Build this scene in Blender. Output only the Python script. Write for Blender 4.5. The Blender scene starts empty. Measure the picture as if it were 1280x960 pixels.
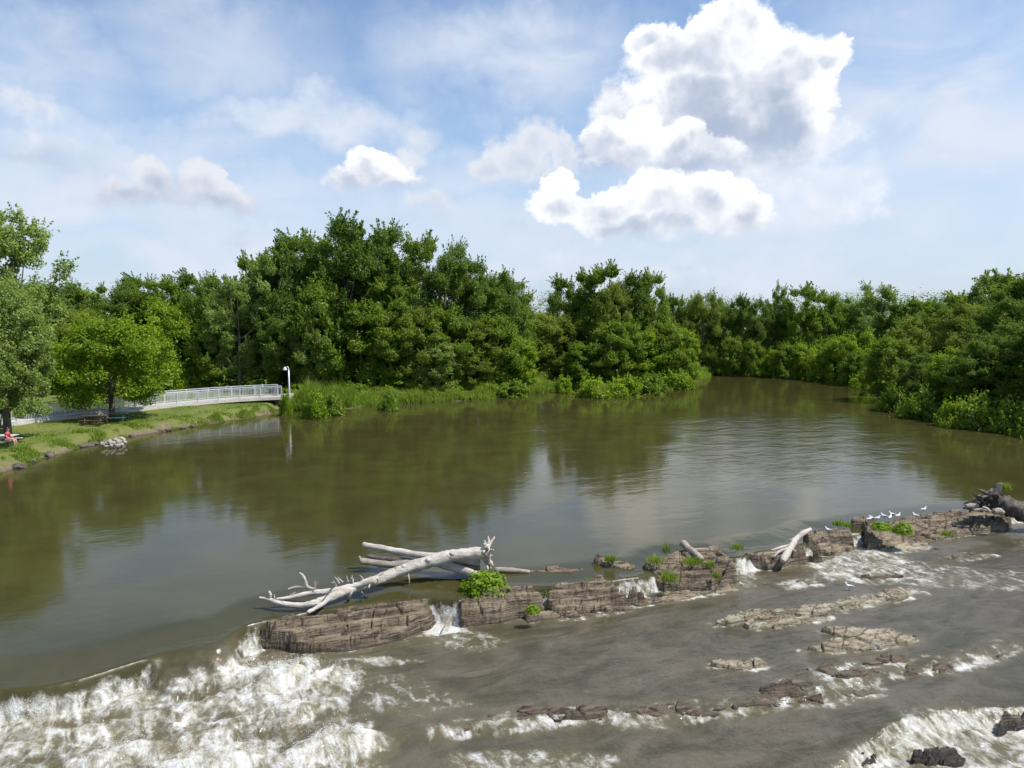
import bpy, math, random
import numpy as np
from mathutils import Vector
random.seed(7)
RS = np.random.RandomState
PI = math.pi
scene = bpy.context.scene
COL = scene.collection

# ------------------------------------------------------------------ camera
CAMH, PITCH, FPX = 9.0, math.atan(80/960), 960.0
SP, CP = math.sin(PITCH), math.cos(PITCH)
cam_d = bpy.data.cameras.new('camera'); cam = bpy.data.objects.new('camera', cam_d)
COL.objects.link(cam); cam.location = (0, 0, CAMH)
cam.rotation_euler = (PI/2-PITCH, 0, 0)
cam_d.sensor_width = 36.0; cam_d.lens = 36.0*FPX/1280.0
cam_d.clip_start = 0.1; cam_d.clip_end = 5000
scene.camera = cam
scene.view_settings.view_transform = 'Standard'; scene.view_settings.look = 'None'
scene.view_settings.gamma = 1.0; scene.view_settings.use_curve_mapping = False
scene.view_settings.exposure = 0.45

def ray(px, py):
    a = (px-640)/FPX; b = (480-py)/FPX
    return np.array([a, CP+b*SP, -SP+b*CP])
def W(px, py, z=0.0):                       # where the sight line meets height z
    d = ray(px, py); return np.array([0, 0, CAMH])+d*((z-CAMH)/d[2])
def D(px, py, Y):                           # where it meets the vertical plane y = Y
    d = ray(px, py); return np.array([0, 0, CAMH])+d*(Y/d[1])

# ------------------------------------------------------------------ noise
_P = RS(3).permutation(256); _P = np.concatenate([_P, _P, _P])
_ang = RS(4).rand(256)*2*PI; _GX, _GY = np.cos(_ang), np.sin(_ang)
def pn(x, y, s=0):
    x = np.asarray(x, float)+s*37.31; y = np.asarray(y, float)+s*91.7
    xi = np.floor(x).astype(np.int64); yi = np.floor(y).astype(np.int64)
    xf = x-xi; yf = y-yi; xi &= 255; yi &= 255
    u = xf*xf*xf*(xf*(xf*6-15)+10); v = yf*yf*yf*(yf*(yf*6-15)+10)
    def g(i, j, dx, dy):
        h = _P[_P[(xi+i) & 255]+((yi+j) & 255)]
        return _GX[h]*dx+_GY[h]*dy
    a = g(0, 0, xf, yf); b = g(1, 0, xf-1, yf); c = g(0, 1, xf, yf-1); d = g(1, 1, xf-1, yf-1)
    return (a+(b-a)*u)+((c+(d-c)*u)-(a+(b-a)*u))*v
def fbm(x, y, o=4, s=0, r=0.5):
    t = 0; a = 1.0; f = 1.0
    for k in range(o):
        t = t+a*pn(x*f, y*f, s+k*5); a *= r; f *= 2.03
    return t
def sstep(a, b, x):
    t = np.clip((x-a)/(b-a), 0, 1); return t*t*(3-2*t)
def polysd(x, y, poly):                     # signed distance, positive inside
    poly = np.asarray(poly)[:, :2]; d2 = np.full(x.shape, 1e18); ins = np.zeros(x.shape, bool)
    for i in range(len(poly)):
        ax, ay = poly[i]; bx, by = poly[(i+1) % len(poly)]
        ex, ey = bx-ax, by-ay
        t = np.clip(((x-ax)*ex+(y-ay)*ey)/(ex*ex+ey*ey+1e-12), 0, 1)
        d2 = np.minimum(d2, (x-ax-t*ex)**2+(y-ay-t*ey)**2)
        c = ((ay > y) != (by > y)) & (x < (bx-ax)*(y-ay)/((by-ay) if by != ay else 1e-9)+ax)
        ins ^= c
    d = np.sqrt(d2); return np.where(ins, d, -d)

# ------------------------------------------------------------------ objects
def tag(o, label=None, cat=None, group=None, kind=None):
    if label: o['label'] = label
    if cat: o['category'] = cat
    if group: o['group'] = group
    if kind: o['kind'] = kind
    return o
def thing(name, label, cat, loc=(0, 0, 0), group=None):
    o = bpy.data.objects.new(name, None); COL.objects.link(o)
    o.location = tuple(float(v) for v in loc); o.empty_display_size = 0.3
    return tag(o, label, cat, group)
def root_loc(p):
    v = Vector((0, 0, 0))
    while p is not None: v += p.location; p = p.parent
    return np.array(v)
def mesh(name, V, F, mat, parent=None, smooth=False, attrs=None, local=False):
    V = np.asarray(V, np.float32)
    if parent is not None and not local: V = V-root_loc(parent)
    me = bpy.data.meshes.new(name)
    if isinstance(F, np.ndarray):
        n, k = F.shape
        me.vertices.add(len(V)); me.vertices.foreach_set('co', V.astype(np.float32).ravel())
        me.loops.add(n*k); me.loops.foreach_set('vertex_index', F.astype(np.int32).ravel())
        me.polygons.add(n); me.polygons.foreach_set('loop_start', np.arange(0, n*k, k, dtype=np.int32))
        me.update(calc_edges=True)
    else:
        me.from_pydata([tuple(v) for v in V.tolist()], [], F)
    if smooth: me.polygons.foreach_set('use_smooth', np.ones(len(me.polygons), bool))
    for k, a in (attrs or {}).items():
        at = me.attributes.new(k, 'FLOAT', 'POINT'); at.data.foreach_set('value', np.asarray(a, np.float32))
    me.materials.append(mat)
    o = bpy.data.objects.new(name, me); COL.objects.link(o); o.parent = parent
    return o
def copy_thing(src, loc, scale=None, rotz=0.0, label=None, group=None):
    r = src.copy(); COL.objects.link(r); r.location = tuple(float(v) for v in loc)
    r.rotation_euler = (0, 0, rotz)
    if scale is not None: r.scale = scale
    if label: r['label'] = label
    if group: r['group'] = group
    for ch in list(src.children):
        c = ch.copy(); COL.objects.link(c); c.parent = r
        for g in list(ch.children):
            e = g.copy(); COL.objects.link(e); e.parent = c
    return r
class MB:                                   # gathers shapes for ONE mesh
    def __init__(s): s.V = []; s.F = []
    def add(s, V, F):
        n = len(s.V); s.V += [tuple(map(float, v)) for v in V]; s.F += [tuple(int(i)+n for i in f) for f in F]
    def box(s, a, b, w, h, up=(0, 0, 1)):   # bar from a to b, w wide, h high
        a = Vector(a); b = Vector(b); d = (b-a).normalized(); up = Vector(up)
        if abs(d.dot(up)) > 0.98: up = Vector((1, 0, 0))
        sd = d.cross(up).normalized()*w/2; u = sd.cross(d).normalized()*h/2
        V = [p+x*sd+y*u for p in (a, b) for x, y in ((-1, -1), (1, -1), (1, 1), (-1, 1))]
        s.add(V, [(3, 2, 1, 0), (4, 5, 6, 7), (0, 1, 5, 4), (1, 2, 6, 5), (2, 3, 7, 6), (3, 0, 4, 7)])
    def tube(s, pts, rad, n=10, rough=0.0, seed=0, sub=4, flat=1.0):
        pts = [np.asarray(p, float) for p in pts]; rng = RS(seed)
        if len(pts) > 2 and sub > 1:
            P = []; R = []
            for i in range(len(pts)-1):
                p0 = pts[max(i-1, 0)]; p1 = pts[i]; p2 = pts[i+1]; p3 = pts[min(i+2, len(pts)-1)]
                for k in range(sub):
                    t = k/sub
                    P.append(0.5*((2*p1)+(-p0+p2)*t+(2*p0-5*p1+4*p2-p3)*t*t+(-p0+3*p1-3*p2+p3)*t**3))
                    R.append(rad[i]+(rad[i+1]-rad[i])*t)
            P.append(pts[-1]); R.append(rad[-1])
        else: P = pts; R = list(rad)
        rings = []; a = np.array([0.0, 0, 1])
        for i, p in enumerate(P):
            d = P[min(i+1, len(P)-1)]-P[max(i-1, 0)]; d = d/(np.linalg.norm(d)+1e-9)
            x = np.cross(d, a)
            if np.linalg.norm(x) < 0.05: x = np.cross(d, [1, 0.1, 0])
            x /= np.linalg.norm(x); y = np.cross(d, x)
            th = np.arange(n)*2*PI/n
            r = R[i]*(1+rough*pn(th*1.3+seed, np.full(n, i*0.45), seed)*2+rough*0.5*rng.randn(n)*0.5)
            rings.append(p+np.outer(r*np.cos(th), x)+np.outer(r*np.sin(th)*flat, y))
        V = np.concatenate(rings+[P[0][None], P[-1][None]]); F = []
        m = len(rings)
        for i in range(m-1):
            for k in range(n):
                F.append((i*n+k, i*n+(k+1) % n, (i+1)*n+(k+1) % n, (i+1)*n+k))
        for k in range(n):
            F.append((m*n, (k+1) % n, k)); F.append((m*n+1, (m-1)*n+k, (m-1)*n+(k+1) % n))
        s.add(V, F)
    def ell(s, c, r, nu=12, nv=8, rough=0.0, seed=0):
        V = []; F = []
        for j in range(nv+1):
            for i in range(nu):
                t = PI*j/nv; f = 2*PI*i/nu
                d = np.array([math.sin(t)*math.cos(f), math.sin(t)*math.sin(f), math.cos(t)])
                k = 1+rough*float(fbm(np.array(d[0]*1.3+d[2]), np.array(d[1]*1.3-d[2]*0.7), 3, seed))
                V.append(np.asarray(c)+d*np.asarray(r)*k)
        for j in range(nv):
            for i in range(nu):
                F.append((j*nu+i, (j+1)*nu+i, (j+1)*nu+(i+1) % nu, j*nu+(i+1) % nu))
        s.add(V, F)
    def build(s, name, mat, parent=None, smooth=False):
        return mesh(name, s.V, s.F, mat, parent, smooth)

# ------------------------------------------------------------------ materials
class NT:
    def __init__(s, tree): s.t = tree; s.n = tree.nodes; s.l = tree.links
    def new(s, typ, ins=None, **kw):
        n = s.n.new(typ)
        for k, v in kw.items(): setattr(n, k, v)
        for k, v in (ins or {}).items():
            sock = n.inputs[k]
            if isinstance(v, bpy.types.NodeSocket): s.l.new(v, sock)
            else: sock.default_value = v
        return n
    def math(s, op, a, b=0.0, c=0.0, clamp=False):
        return s.new('ShaderNodeMath', {0: a, 1: b, 2: c}, operation=op, use_clamp=clamp).outputs[0]
    def vm(s, op, a, b=(0, 0, 0), c=(0, 0, 0)):
        n = s.new('ShaderNodeVectorMath', {0: a, 1: b, 2: c}, operation=op)
        return n.outputs['Value'] if op in ('LENGTH', 'DOT_PRODUCT', 'DISTANCE') else n.outputs[0]
    def rng(s, v, a, b, c=0.0, d=1.0, smooth=True):
        return s.new('ShaderNodeMapRange', {0: v, 1: a, 2: b, 3: c, 4: d}, interpolation_type='SMOOTHSTEP' if smooth else 'LINEAR').outputs[0]
    def mix(s, f, a, b):
        n = s.new('ShaderNodeMix', data_type='RGBA')
        for i, v in ((0, f), (6, a), (7, b)):
            if isinstance(v, bpy.types.NodeSocket): s.l.new(v, n.inputs[i])
            elif i: n.inputs[i].default_value = (*v[:3], 1)
            else: n.inputs[i].default_value = v
        return n.outputs[2]
    def noise(s, vec, scale, detail=4, rough=0.55, dist=0.0):
        return s.new('ShaderNodeTexNoise', {'Vector': vec, 'Scale': scale, 'Detail': detail, 'Roughness': rough, 'Distortion': dist}).outputs[0]
    def attr(s, name): return s.new('ShaderNodeAttribute', attribute_name=name).outputs['Fac']
    def pos(s): return s.new('ShaderNodeNewGeometry').outputs['Position']
    def obj(s): return s.new('ShaderNodeTexCoord').outputs['Object']
def material(name):
    m = bpy.data.materials.new(name); m.use_nodes = True; m.node_tree.nodes.clear()
    t = NT(m.node_tree); out = t.new('ShaderNodeOutputMaterial')
    return m, t, out
def simple(name, col, rough=0.7, var=0.25, scale=3.0, bump=0.0, bscale=20.0, metal=0.0, stretch=(1, 1, 1)):
    m, t, out = material(name)
    v = t.vm('MULTIPLY', t.obj(), stretch)
    n = t.noise(v, scale, 5, 0.6)
    c = t.mix(t.rng(n, 0.3, 0.7), tuple(x*(1-var) for x in col), tuple(min(1, x*(1+var)) for x in col))
    ins = {'Base Color': c, 'Roughness': rough, 'Metallic': metal}
    if bump:
        b = t.new('ShaderNodeBump', {'Height': t.noise(v, bscale, 4), 'Strength': 0.8, 'Distance': bump})
        ins['Normal'] = b.outputs[0]
    p = t.new('ShaderNodeBsdfPrincipled', ins); t.l.new(p.outputs[0], out.inputs[0])
    return m
def leaf_mat(name, ca, cb, trans=0.40, gloss=0.018, hue=0.40):
    m, t, out = material(name)
    tone = t.attr('tone'); oi = t.new('ShaderNodeObjectInfo')
    f = t.math('ADD', t.math('MULTIPLY', tone, 0.65), t.math('MULTIPLY', oi.outputs['Random'], hue), clamp=True)
    c = t.mix(f, ca, cb)
    d = t.new('ShaderNodeBsdfDiffuse', {'Color': c})
    tc = t.mix(0.5, c, (cb[0]*1.5, cb[1]*1.4, cb[2]*0.8))
    tr = t.new('ShaderNodeBsdfTranslucent', {'Color': tc})
    mx = t.new('ShaderNodeMixShader', {0: trans, 1: d.outputs[0], 2: tr.outputs[0]})
    g = t.new('ShaderNodeBsdfGlossy', {'Color': (0.8, 0.85, 0.8, 1), 'Roughness': 0.45})
    m2 = t.new('ShaderNodeMixShader', {0: gloss, 1: mx.outputs[0], 2: g.outputs[0]})
    t.l.new(m2.outputs[0], out.inputs[0]); return m

M = {}
M['leaf_dark'] = leaf_mat('leaf_dark', (0.094, 0.174, 0.024), (0.173, 0.262, 0.038))
M['leaf_mid'] = leaf_mat('leaf_mid', (0.138, 0.234, 0.022), (0.230, 0.326, 0.036))
M['leaf_bright'] = leaf_mat('leaf_bright', (0.147, 0.250, 0.015), (0.307, 0.435, 0.028))
M['leaf_yellow'] = leaf_mat('leaf_yellow', (0.105, 0.195, 0.014), (0.27, 0.39, 0.022))
M['leaf_silver'] = leaf_mat('leaf_silver', (0.163, 0.257, 0.046), (0.320, 0.422, 0.109))
M['leaf_olive'] = leaf_mat('leaf_olive', (0.179, 0.242, 0.032), (0.275, 0.333, 0.051))
M['leaf_pale'] = leaf_mat('leaf_pale', (0.150, 0.235, 0.045), (0.38, 0.48, 0.14))
M['leaf_far'] = leaf_mat('leaf_far', (0.085, 0.188, 0.054), (0.141, 0.256, 0.064))
M['blade'] = leaf_mat('blade', (0.13, 0.22, 0.02), (0.3, 0.4, 0.06))
M['bark'] = simple('bark', (0.115, 0.092, 0.070), 0.9, 0.4, 4, 0.02, 12, stretch=(1, 1, 0.2))
M['bark_pale'] = simple('bark_pale', (0.30, 0.27, 0.22), 0.9, 0.35, 4, 0.02, 12, stretch=(1, 1, 0.2))
M['white_metal'] = simple('white_metal', (0.62, 0.64, 0.66), 0.45, 0.08, 2)
M['deck'] = simple('deck', (0.55, 0.50, 0.45), 0.8, 0.2, 2, stretch=(1, 1, 6))
M['pier'] = simple('pier', (0.12, 0.10, 0.08), 0.9, 0.3, 3)
M['lamp_metal'] = simple('lamp_metal', (0.60, 0.62, 0.63), 0.35, 0.06, 2, metal=0.2)
M['lamp_lens'] = simple('lamp_lens', (0.75, 0.75, 0.72), 0.2, 0.05, 2)
M['path'] = simple('path', (0.36, 0.31, 0.24), 0.95, 0.2, 1.5, 0.01, 8)
M['white_stone'] = simple('white_stone', (0.36, 0.32, 0.27), 0.9, 0.22, 3, 0.02, 9)
M['table_pale'] = simple('table_pale', (0.50, 0.50, 0.48), 0.8, 0.15, 4)
M['table_blue'] = simple('table_blue', (0.07, 0.13, 0.17), 0.6, 0.12, 4)  # blue toned down: the maple's shade is put into this colour
M['table_brown'] = simple('table_brown', (0.08, 0.05, 0.038), 0.8, 0.25, 4)
M['skin'] = simple('skin', (0.52, 0.30, 0.21), 0.6, 0.06, 4)
M['red_cloth'] = simple('red_cloth', (0.55, 0.035, 0.06), 0.9, 0.15, 8)
M['pink_cloth'] = simple('pink_cloth', (0.65, 0.30, 0.33), 0.9, 0.15, 8)
M['hair'] = simple('hair', (0.06, 0.035, 0.02), 0.6, 0.2, 8)
M['gull_white'] = simple('gull_white', (0.80, 0.80, 0.79), 0.8, 0.04, 8)
M['gull_grey'] = simple('gull_grey', (0.40, 0.42, 0.45), 0.8, 0.08, 8)
M['beak'] = simple('beak', (0.55, 0.36, 0.05), 0.5, 0.1, 8)

def wood_mat(name, a, b, dark):
    m, t, out = material(name)
    v = t.obj()
    n1 = t.noise(v, 2.2, 6, 0.65, 0.4); n2 = t.noise(t.vm('MULTIPLY', v, (0.7, 3.0, 5.0)), 1.9, 6, 0.74, 1.0)
    c = t.mix(t.rng(n1, 0.35, 0.65), a, b); c = t.mix(t.rng(n2, 0.53, 0.72), c, dark)
    bp = t.new('ShaderNodeBump', {'Height': n2, 'Strength': 1.0, 'Distance': 0.07})
    p = t.new('ShaderNodeBsdfPrincipled', {'Base Color': c, 'Roughness': 0.85, 'Normal': bp.outputs[0]})
    t.l.new(p.outputs[0], out.inputs[0]); return m
M['drift'] = wood_mat('drift', (0.46, 0.40, 0.33), (0.64, 0.59, 0.52), (0.25, 0.19, 0.14))
M['drift_old'] = wood_mat('drift_old', (0.30, 0.25, 0.20), (0.46, 0.40, 0.33), (0.14, 0.10, 0.07))
M['drift_dark'] = wood_mat('drift_dark', (0.075, 0.062, 0.050), (0.17, 0.145, 0.12), (0.03, 0.022, 0.018))

def rock_mat(name, a, b, dark, wet_z, moss=0.5):
    m, t, out = material(name)
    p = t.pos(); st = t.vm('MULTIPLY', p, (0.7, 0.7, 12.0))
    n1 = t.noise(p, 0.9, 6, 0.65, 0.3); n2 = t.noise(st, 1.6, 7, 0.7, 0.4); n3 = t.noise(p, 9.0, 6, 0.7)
    rot = t.new('ShaderNodeVectorRotate', {'Vector': p, 'Axis': (0, 0, 1), 'Angle': -0.45}).outputs[0]
    n4 = t.noise(t.vm('MULTIPLY', rot, (0.45, 4.0, 7.0)), 1.0, 7, 0.72, 0.7)
    c = t.mix(t.rng(n1, 0.32, 0.68), a, b)
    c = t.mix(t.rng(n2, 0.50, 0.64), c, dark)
    c = t.mix(t.math('MULTIPLY', t.rng(n4, 0.52, 0.62), 0.85), c, dark)
    c = t.mix(t.math('MULTIPLY', t.rng(n3, 0.56, 0.75), 0.5), c, tuple(x*1.5 for x in b))
    c = t.mix(t.math('MULTIPLY', t.rng(t.noise(p, 1.7, 4), 0.58, 0.72), moss), c, (0.16, 0.14, 0.05))
    z = t.new('ShaderNodeSeparateXYZ', {0: p}).outputs[2]
    wet = t.rng(t.math('ADD', z, t.math('MULTIPLY', n3, 0.22)), wet_z+0.30, wet_z+0.12)
    c = t.mix(wet, c, tuple(x*0.35 for x in a))
    h = t.math('ADD', t.math('ADD', t.math('MULTIPLY', n2, 0.6), t.math('MULTIPLY', n3, 0.3)), t.math('MULTIPLY', n4, 0.8))
    bp = t.new('ShaderNodeBump', {'Height': h, 'Strength': 1.0, 'Distance': 0.16})
    pr = t.new('ShaderNodeBsdfPrincipled', {'Base Color': c, 'Roughness': t.rng(wet, 0, 1, 0.92, 0.45), 'Normal': bp.outputs[0]})
    t.l.new(pr.outputs[0], out.inputs[0]); return m
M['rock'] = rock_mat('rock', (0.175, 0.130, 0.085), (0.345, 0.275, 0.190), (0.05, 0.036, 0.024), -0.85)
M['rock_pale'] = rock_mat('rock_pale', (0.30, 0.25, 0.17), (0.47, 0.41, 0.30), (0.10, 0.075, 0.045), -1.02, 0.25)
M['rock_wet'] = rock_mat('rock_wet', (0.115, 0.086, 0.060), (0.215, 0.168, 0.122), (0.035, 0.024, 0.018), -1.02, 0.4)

# ------------------------------------------------------------------ world: sky with clouds (by direction)
SUN_AZ, SUN_EL = math.radians(98), math.radians(59)     # azimuth from +Y towards +X
SUNDIR = Vector((math.sin(SUN_AZ)*math.cos(SUN_EL), math.cos(SUN_AZ)*math.cos(SUN_EL), math.sin(SUN_EL)))
sun_d = bpy.data.lights.new('sun', 'SUN'); sun_d.energy = 4.0; sun_d.angle = math.radians(0.53); sun_d.color = (1.0, 0.96, 0.89)
sun = bpy.data.objects.new('sun', sun_d); COL.objects.link(sun); sun.location = (30, -30, 60)
sun.rotation_euler = SUNDIR.to_track_quat('Z', 'Y').to_euler()

world = bpy.data.worlds.new('World'); scene.world = world; world.use_nodes = True
world.node_tree.nodes.clear(); t = NT(world.node_tree)
wout = t.new('ShaderNodeOutputWorld')
sky = t.new('ShaderNodeTexSky', sky_type='NISHITA'); sky.sun_disc = False
sky.sun_elevation = SUN_EL; sky.sun_rotation = SUN_AZ
sky.air_density = 1.0; sky.dust_density = 0.25; sky.ozone_density = 2.5; sky.altitude = 100
gen = t.new('ShaderNodeTexCoord').outputs['Generated']
sx = t.new('ShaderNodeSeparateXYZ', {0: gen})
az = t.math('ARCTAN2', sx.outputs[0], sx.outputs[1]); el = t.math('ARCSINE', sx.outputs[2])
P0 = t.new('ShaderNodeCombineXYZ', {0: t.math('MULTIPLY', az, 9.6), 1: t.math('MULTIPLY', el, 9.6), 2: 0.0}).outputs[0]
def ae(px, py):
    d = ray(px, py); d = d/np.linalg.norm(d)
    return math.atan2(d[0], d[1])*9.6, math.asin(d[2])*9.6
def warp(vec, scale, amp, detail=4, rough=0.55):
    n = t.new('ShaderNodeTexNoise', {'Vector': vec, 'Scale': scale, 'Detail': detail, 'Roughness': rough}).outputs[1]
    return t.vm('MULTIPLY_ADD', t.vm('SUBTRACT', n, (0.5, 0.5, 0.5)), (amp, amp, 0), vec)
Pw = warp(P0, 1.6, 0.55, 6, 0.62)          # cumulus warp
Ps = warp(P0, 0.8, 2.2, 5, 0.6)            # wisp warp
def union(blobs, P, k=0.12):
    acc = None
    for px, py, rx, ry in blobs:
        cx, cy = ae(px, py); ix, iy = 100/rx, 100/ry
        ln = t.vm('LENGTH', t.vm('MULTIPLY_ADD', P, (ix, iy, 0), (-cx*ix, -cy*iy, 0)))
        acc = ln if acc is None else t.math('SMOOTH_MIN', acc, ln, k)
    return t.math('SUBTRACT', 1.0, acc)
def billow(vec, sc=2.1):
    v = t.new('ShaderNodeTexVoronoi', {'Vector': vec, 'Scale': sc, 'Detail': 3.0, 'Roughness': 0.55, 'Lacunarity': 2.1, 'Smoothness': 0.35},
              feature='SMOOTH_F1', normalize=True)
    return v.outputs['Distance']
Pb = warp(P0, 2.5, 0.22, 3)
b0 = billow(Pb, 1.25); b1 = billow(t.vm('ADD', Pb, (0.03, 0.14, 0)), 1.25)
lit = t.math('MULTIPLY', t.math('SUBTRACT', b1, b0), 1.5)       # >0 on the upper side of each puff
fine = t.noise(Pb, 3.6, 6, 0.62)
soft = t.noise(P0, 1.1, 5, 0.6); patch = t.noise(Pb, 1.5, 3, 0.5)
stretch = t.vm('MULTIPLY', P0, (0.7, 1.6, 1))
cir = t.noise(stretch, 0.8, 7, 0.56, 0.5)
col = sky.outputs[0]
K = 1/0.12                                   # background strength is 0.13
def C(r, g, b): return (r*K, g*K, b*K)
# thin cloud sheet low in the sky, then high thin cloud
col = t.mix(t.math('MULTIPLY', t.rng(el, 0.30, 0.0), 0.75), col, C(0.36, 0.43, 0.57))
wisps = [(1180, 140, 260, 170, .95), (650, 60, 210, 100, .85), (400, 150, 160, 62, .95), (270, 40, 190, 95, .60), (30, 70, 150, 80, .70), (190, 185, 260, 60, .80), (230, 305, 450, 42, .85), (640, 300, 520, 70, .70), (960, 250, 260, 130, .85), (1250, 260, 220, 120, .75), (60, 230, 170, 70, .85), (560, 225, 160, 60, .6), (860, 330, 420, 44, .85), (880, 260, 230, 110, .95), (330, 260, 380, 60, .7)]
acc = None
for px, py, rx, ry, w in wisps:
    cx, cy = ae(px, py); ix, iy = 100/rx, 100/ry
    ln = t.vm('LENGTH', t.vm('MULTIPLY_ADD', Ps, (ix, iy, 0), (-cx*ix, -cy*iy, 0)))
    g = t.rng(ln, 1.15, 0.1, 0.0, w); acc = g if acc is None else t.math('MAXIMUM', acc, g)
wf = t.math('MULTIPLY', acc, t.rng(cir, 0.24, 0.64, 0.36, 1.1), clamp=True)
wf = t.math('MAXIMUM', wf, t.rng(cir, 0.42, 0.80, 0.03, 0.45))
col = t.mix(wf, col, C(0.55, 0.60, 0.69))
def cumulus(col, blobs, y_top, y_base, white, grey, shadow=0.75, op=1.0, edge=0.10, nz=0.85, core=(0.25, 1.0)):
    F = union(blobs, Pw)
    Fb = t.math('ADD', t.math('ADD', F, t.math('MULTIPLY', t.math('SUBTRACT', 0.42, b0), nz*.6)), t.math('MULTIPLY', t.math('SUBTRACT', fine, 0.5), 0.75)); Fb = t.math('ADD', Fb, 0.07)
    a = t.rng(t.math('DIVIDE', Fb, t.math('MULTIPLY', t.rng(soft, 0.3, 0.7, 1.0, 4.5), edge)), 0.0, 1.0)
    h = t.rng(t.new('ShaderNodeSeparateXYZ', {0: Pw}).outputs[1], ae(640, y_base)[1], ae(640, y_top)[1])
    a = t.math('MULTIPLY', a, t.rng(t.math('ADD', h, t.math('MULTIPLY', t.math('SUBTRACT', soft, 0.5), 0.5)), -0.05, 0.28, 0.0, op))
    dk = t.math('MULTIPLY', t.rng(F, core[0], core[1]), 0.40)
    dk = t.math('ADD', dk, t.math('MULTIPLY', t.math('SUBTRACT', 1.0, h), 0.80))
    dk = t.math('SUBTRACT', dk, lit)
    dk = t.math('ADD', dk, t.math('MULTIPLY', t.math('SUBTRACT', patch, 0.5), 1.5))
    dk = t.math('SUBTRACT', dk, t.math('MULTIPLY', t.math('SUBTRACT', fine, 0.5), 0.5))
    c = t.mix(t.math('MULTIPLY', t.rng(dk, -0.02, 1.12), shadow), white, grey)
    return t.mix(a, col, c)
WH = C(.84, .84, .84); GR = C(0.30, 0.365, 0.49)
col = cumulus(col, [(60, 205, 75, 46), (15, 215, 75, 48), (110, 228, 50, 28), (30, 130, 40, 20)], 165, 250, C(.62, .65, .70), C(.36, .42, .54), 0.9, 0.9, 0.45)
col = cumulus(col, [(240, 112, 80, 18), (200, 108, 40, 14), (280, 118, 40, 9)], 85, 132, C(0.50, 0.54, 0.62), C(0.42, 0.48, 0.58), 0.6, 0.6, 0.5)
col = cumulus(col, [(1010, 185, 60, 40), (1045, 225, 75, 36), (975, 215, 70, 45), (1000, 262, 90, 26), (1010, 340, 44, 30), (945, 345, 36, 24), (880, 352, 60, 14), (700, 330, 26, 26), (640, 345, 60, 12)], 140, 400, C(.70, .72, .77), C(.48, .54, .64), 0.65, 0.9, 0.48)
col = cumulus(col, [(925, 28, 42, 30), (905, 60, 70, 42), (845, 72, 60, 30), (805, 50, 24, 18), (990, 82, 55, 38), (1035, 72, 24, 18), (950, 110, 80, 55), (870, 120, 95, 50), (970, 160, 55, 45), (800, 150, 60, 55), (900, 180, 110, 55), (770, 195, 40, 40)], 10, 255, WH, GR, 0.95, 1.0, 0.10, core=(0.15, 0.75))
col = cumulus(col, [(668, 180, 34, 26), (640, 200, 55, 30), (612, 205, 28, 24), (705, 192, 28, 26), (705, 320, 22, 24), (650, 286, 42, 14)], 150, 300, C(0.65, 0.66, 0.69), GR, 0.7, 0.8, 0.25)
col = cumulus(col, [(768, 172, 38, 26), (800, 150, 24, 22), (795, 182, 56, 30), (850, 182, 38, 26), (860, 200, 70, 24), (915, 208, 38, 14)], 130, 232, WH, GR, 0.9, 1.0, 0.10)
col = cumulus(col, [(702, 228, 24, 20), (700, 256, 44, 22), (760, 262, 60, 24), (825, 250, 55, 34), (890, 248, 52, 32), (935, 258, 30, 24), (820, 280, 110, 22), (868, 312, 34, 7), (880, 330, 30, 9)], 215, 318, WH, GR, 0.85, 1.0, 0.10)
col = cumulus(col, [(470, 212, 42, 23), (494, 228, 44, 16), (440, 226, 38, 14)], 192, 240, WH, GR, 0.8, 1.0, 0.12)
col = cumulus(col, [(530, 170, 28, 18), (515, 190, 26, 16), (536, 260, 48, 26), (505, 272, 70, 20), (575, 276, 54, 14), (545, 250, 24, 18)], 160, 292, C(0.66, 0.67, 0.69), C(0.45, 0.50, 0.59), 0.7, 0.75, 0.3)
col = cumulus(col, [(270, 252, 48, 28), (252, 224, 26, 24), (189, 226, 24, 26), (210, 262, 95, 26), (150, 242, 30, 20), (300, 296, 30, 15)], 205, 284, C(0.62, 0.63, 0.67), C(0.35, 0.40, 0.51), 0.95, 0.9, 0.16)
bg = t.new('ShaderNodeBackground', {'Color': col, 'Strength': 0.12})
t.l.new(bg.outputs[0], wout.inputs[0])
world.cycles.sampling_method = 'MANUAL'; world.cycles.sample_map_resolution = 256

# ------------------------------------------------------------------ river outline (plan) and ground
shore_px = [(-160, 640), (-60, 610), (0, 591), (60, 571), (110, 556), (165, 545), (200, 540), (260, 530), (320, 521), (345, 516), (352, 508), (362, 514),
            (400, 514), (430, 511), (500, 505), (560, 502), (610, 499), (660, 493), (692, 489), (700, 483), (690, 477), (704, 480), (718, 487), (760, 490), (810, 487), (850, 483), (880, 476), (890, 468)]
shore = [W(x, y, 0)[:2] for x, y in shore_px]
shore += [(10, 135), (-30, 146), (-30, 160)]
shore_px2 = [(880, 460.5), (940, 461.5), (1000, 464), (1060, 470), (1088, 476), (1092, 484), (1096, 498), (1120, 510), (1150, 517), (1200, 526), (1280, 538), (1380, 552)]
RIV = [(-46, -40), (-44, 10)]+[tuple(p) for p in shore]+[tuple(W(x, y, 0)[:2]) for x, y in shore_px2]+[(66, 40), (72, -40)]
RIV = np.array(RIV)
def land_sd(x, y):
    return -polysd(np.asarray(x, float), np.asarray(y, float), RIV)
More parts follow.
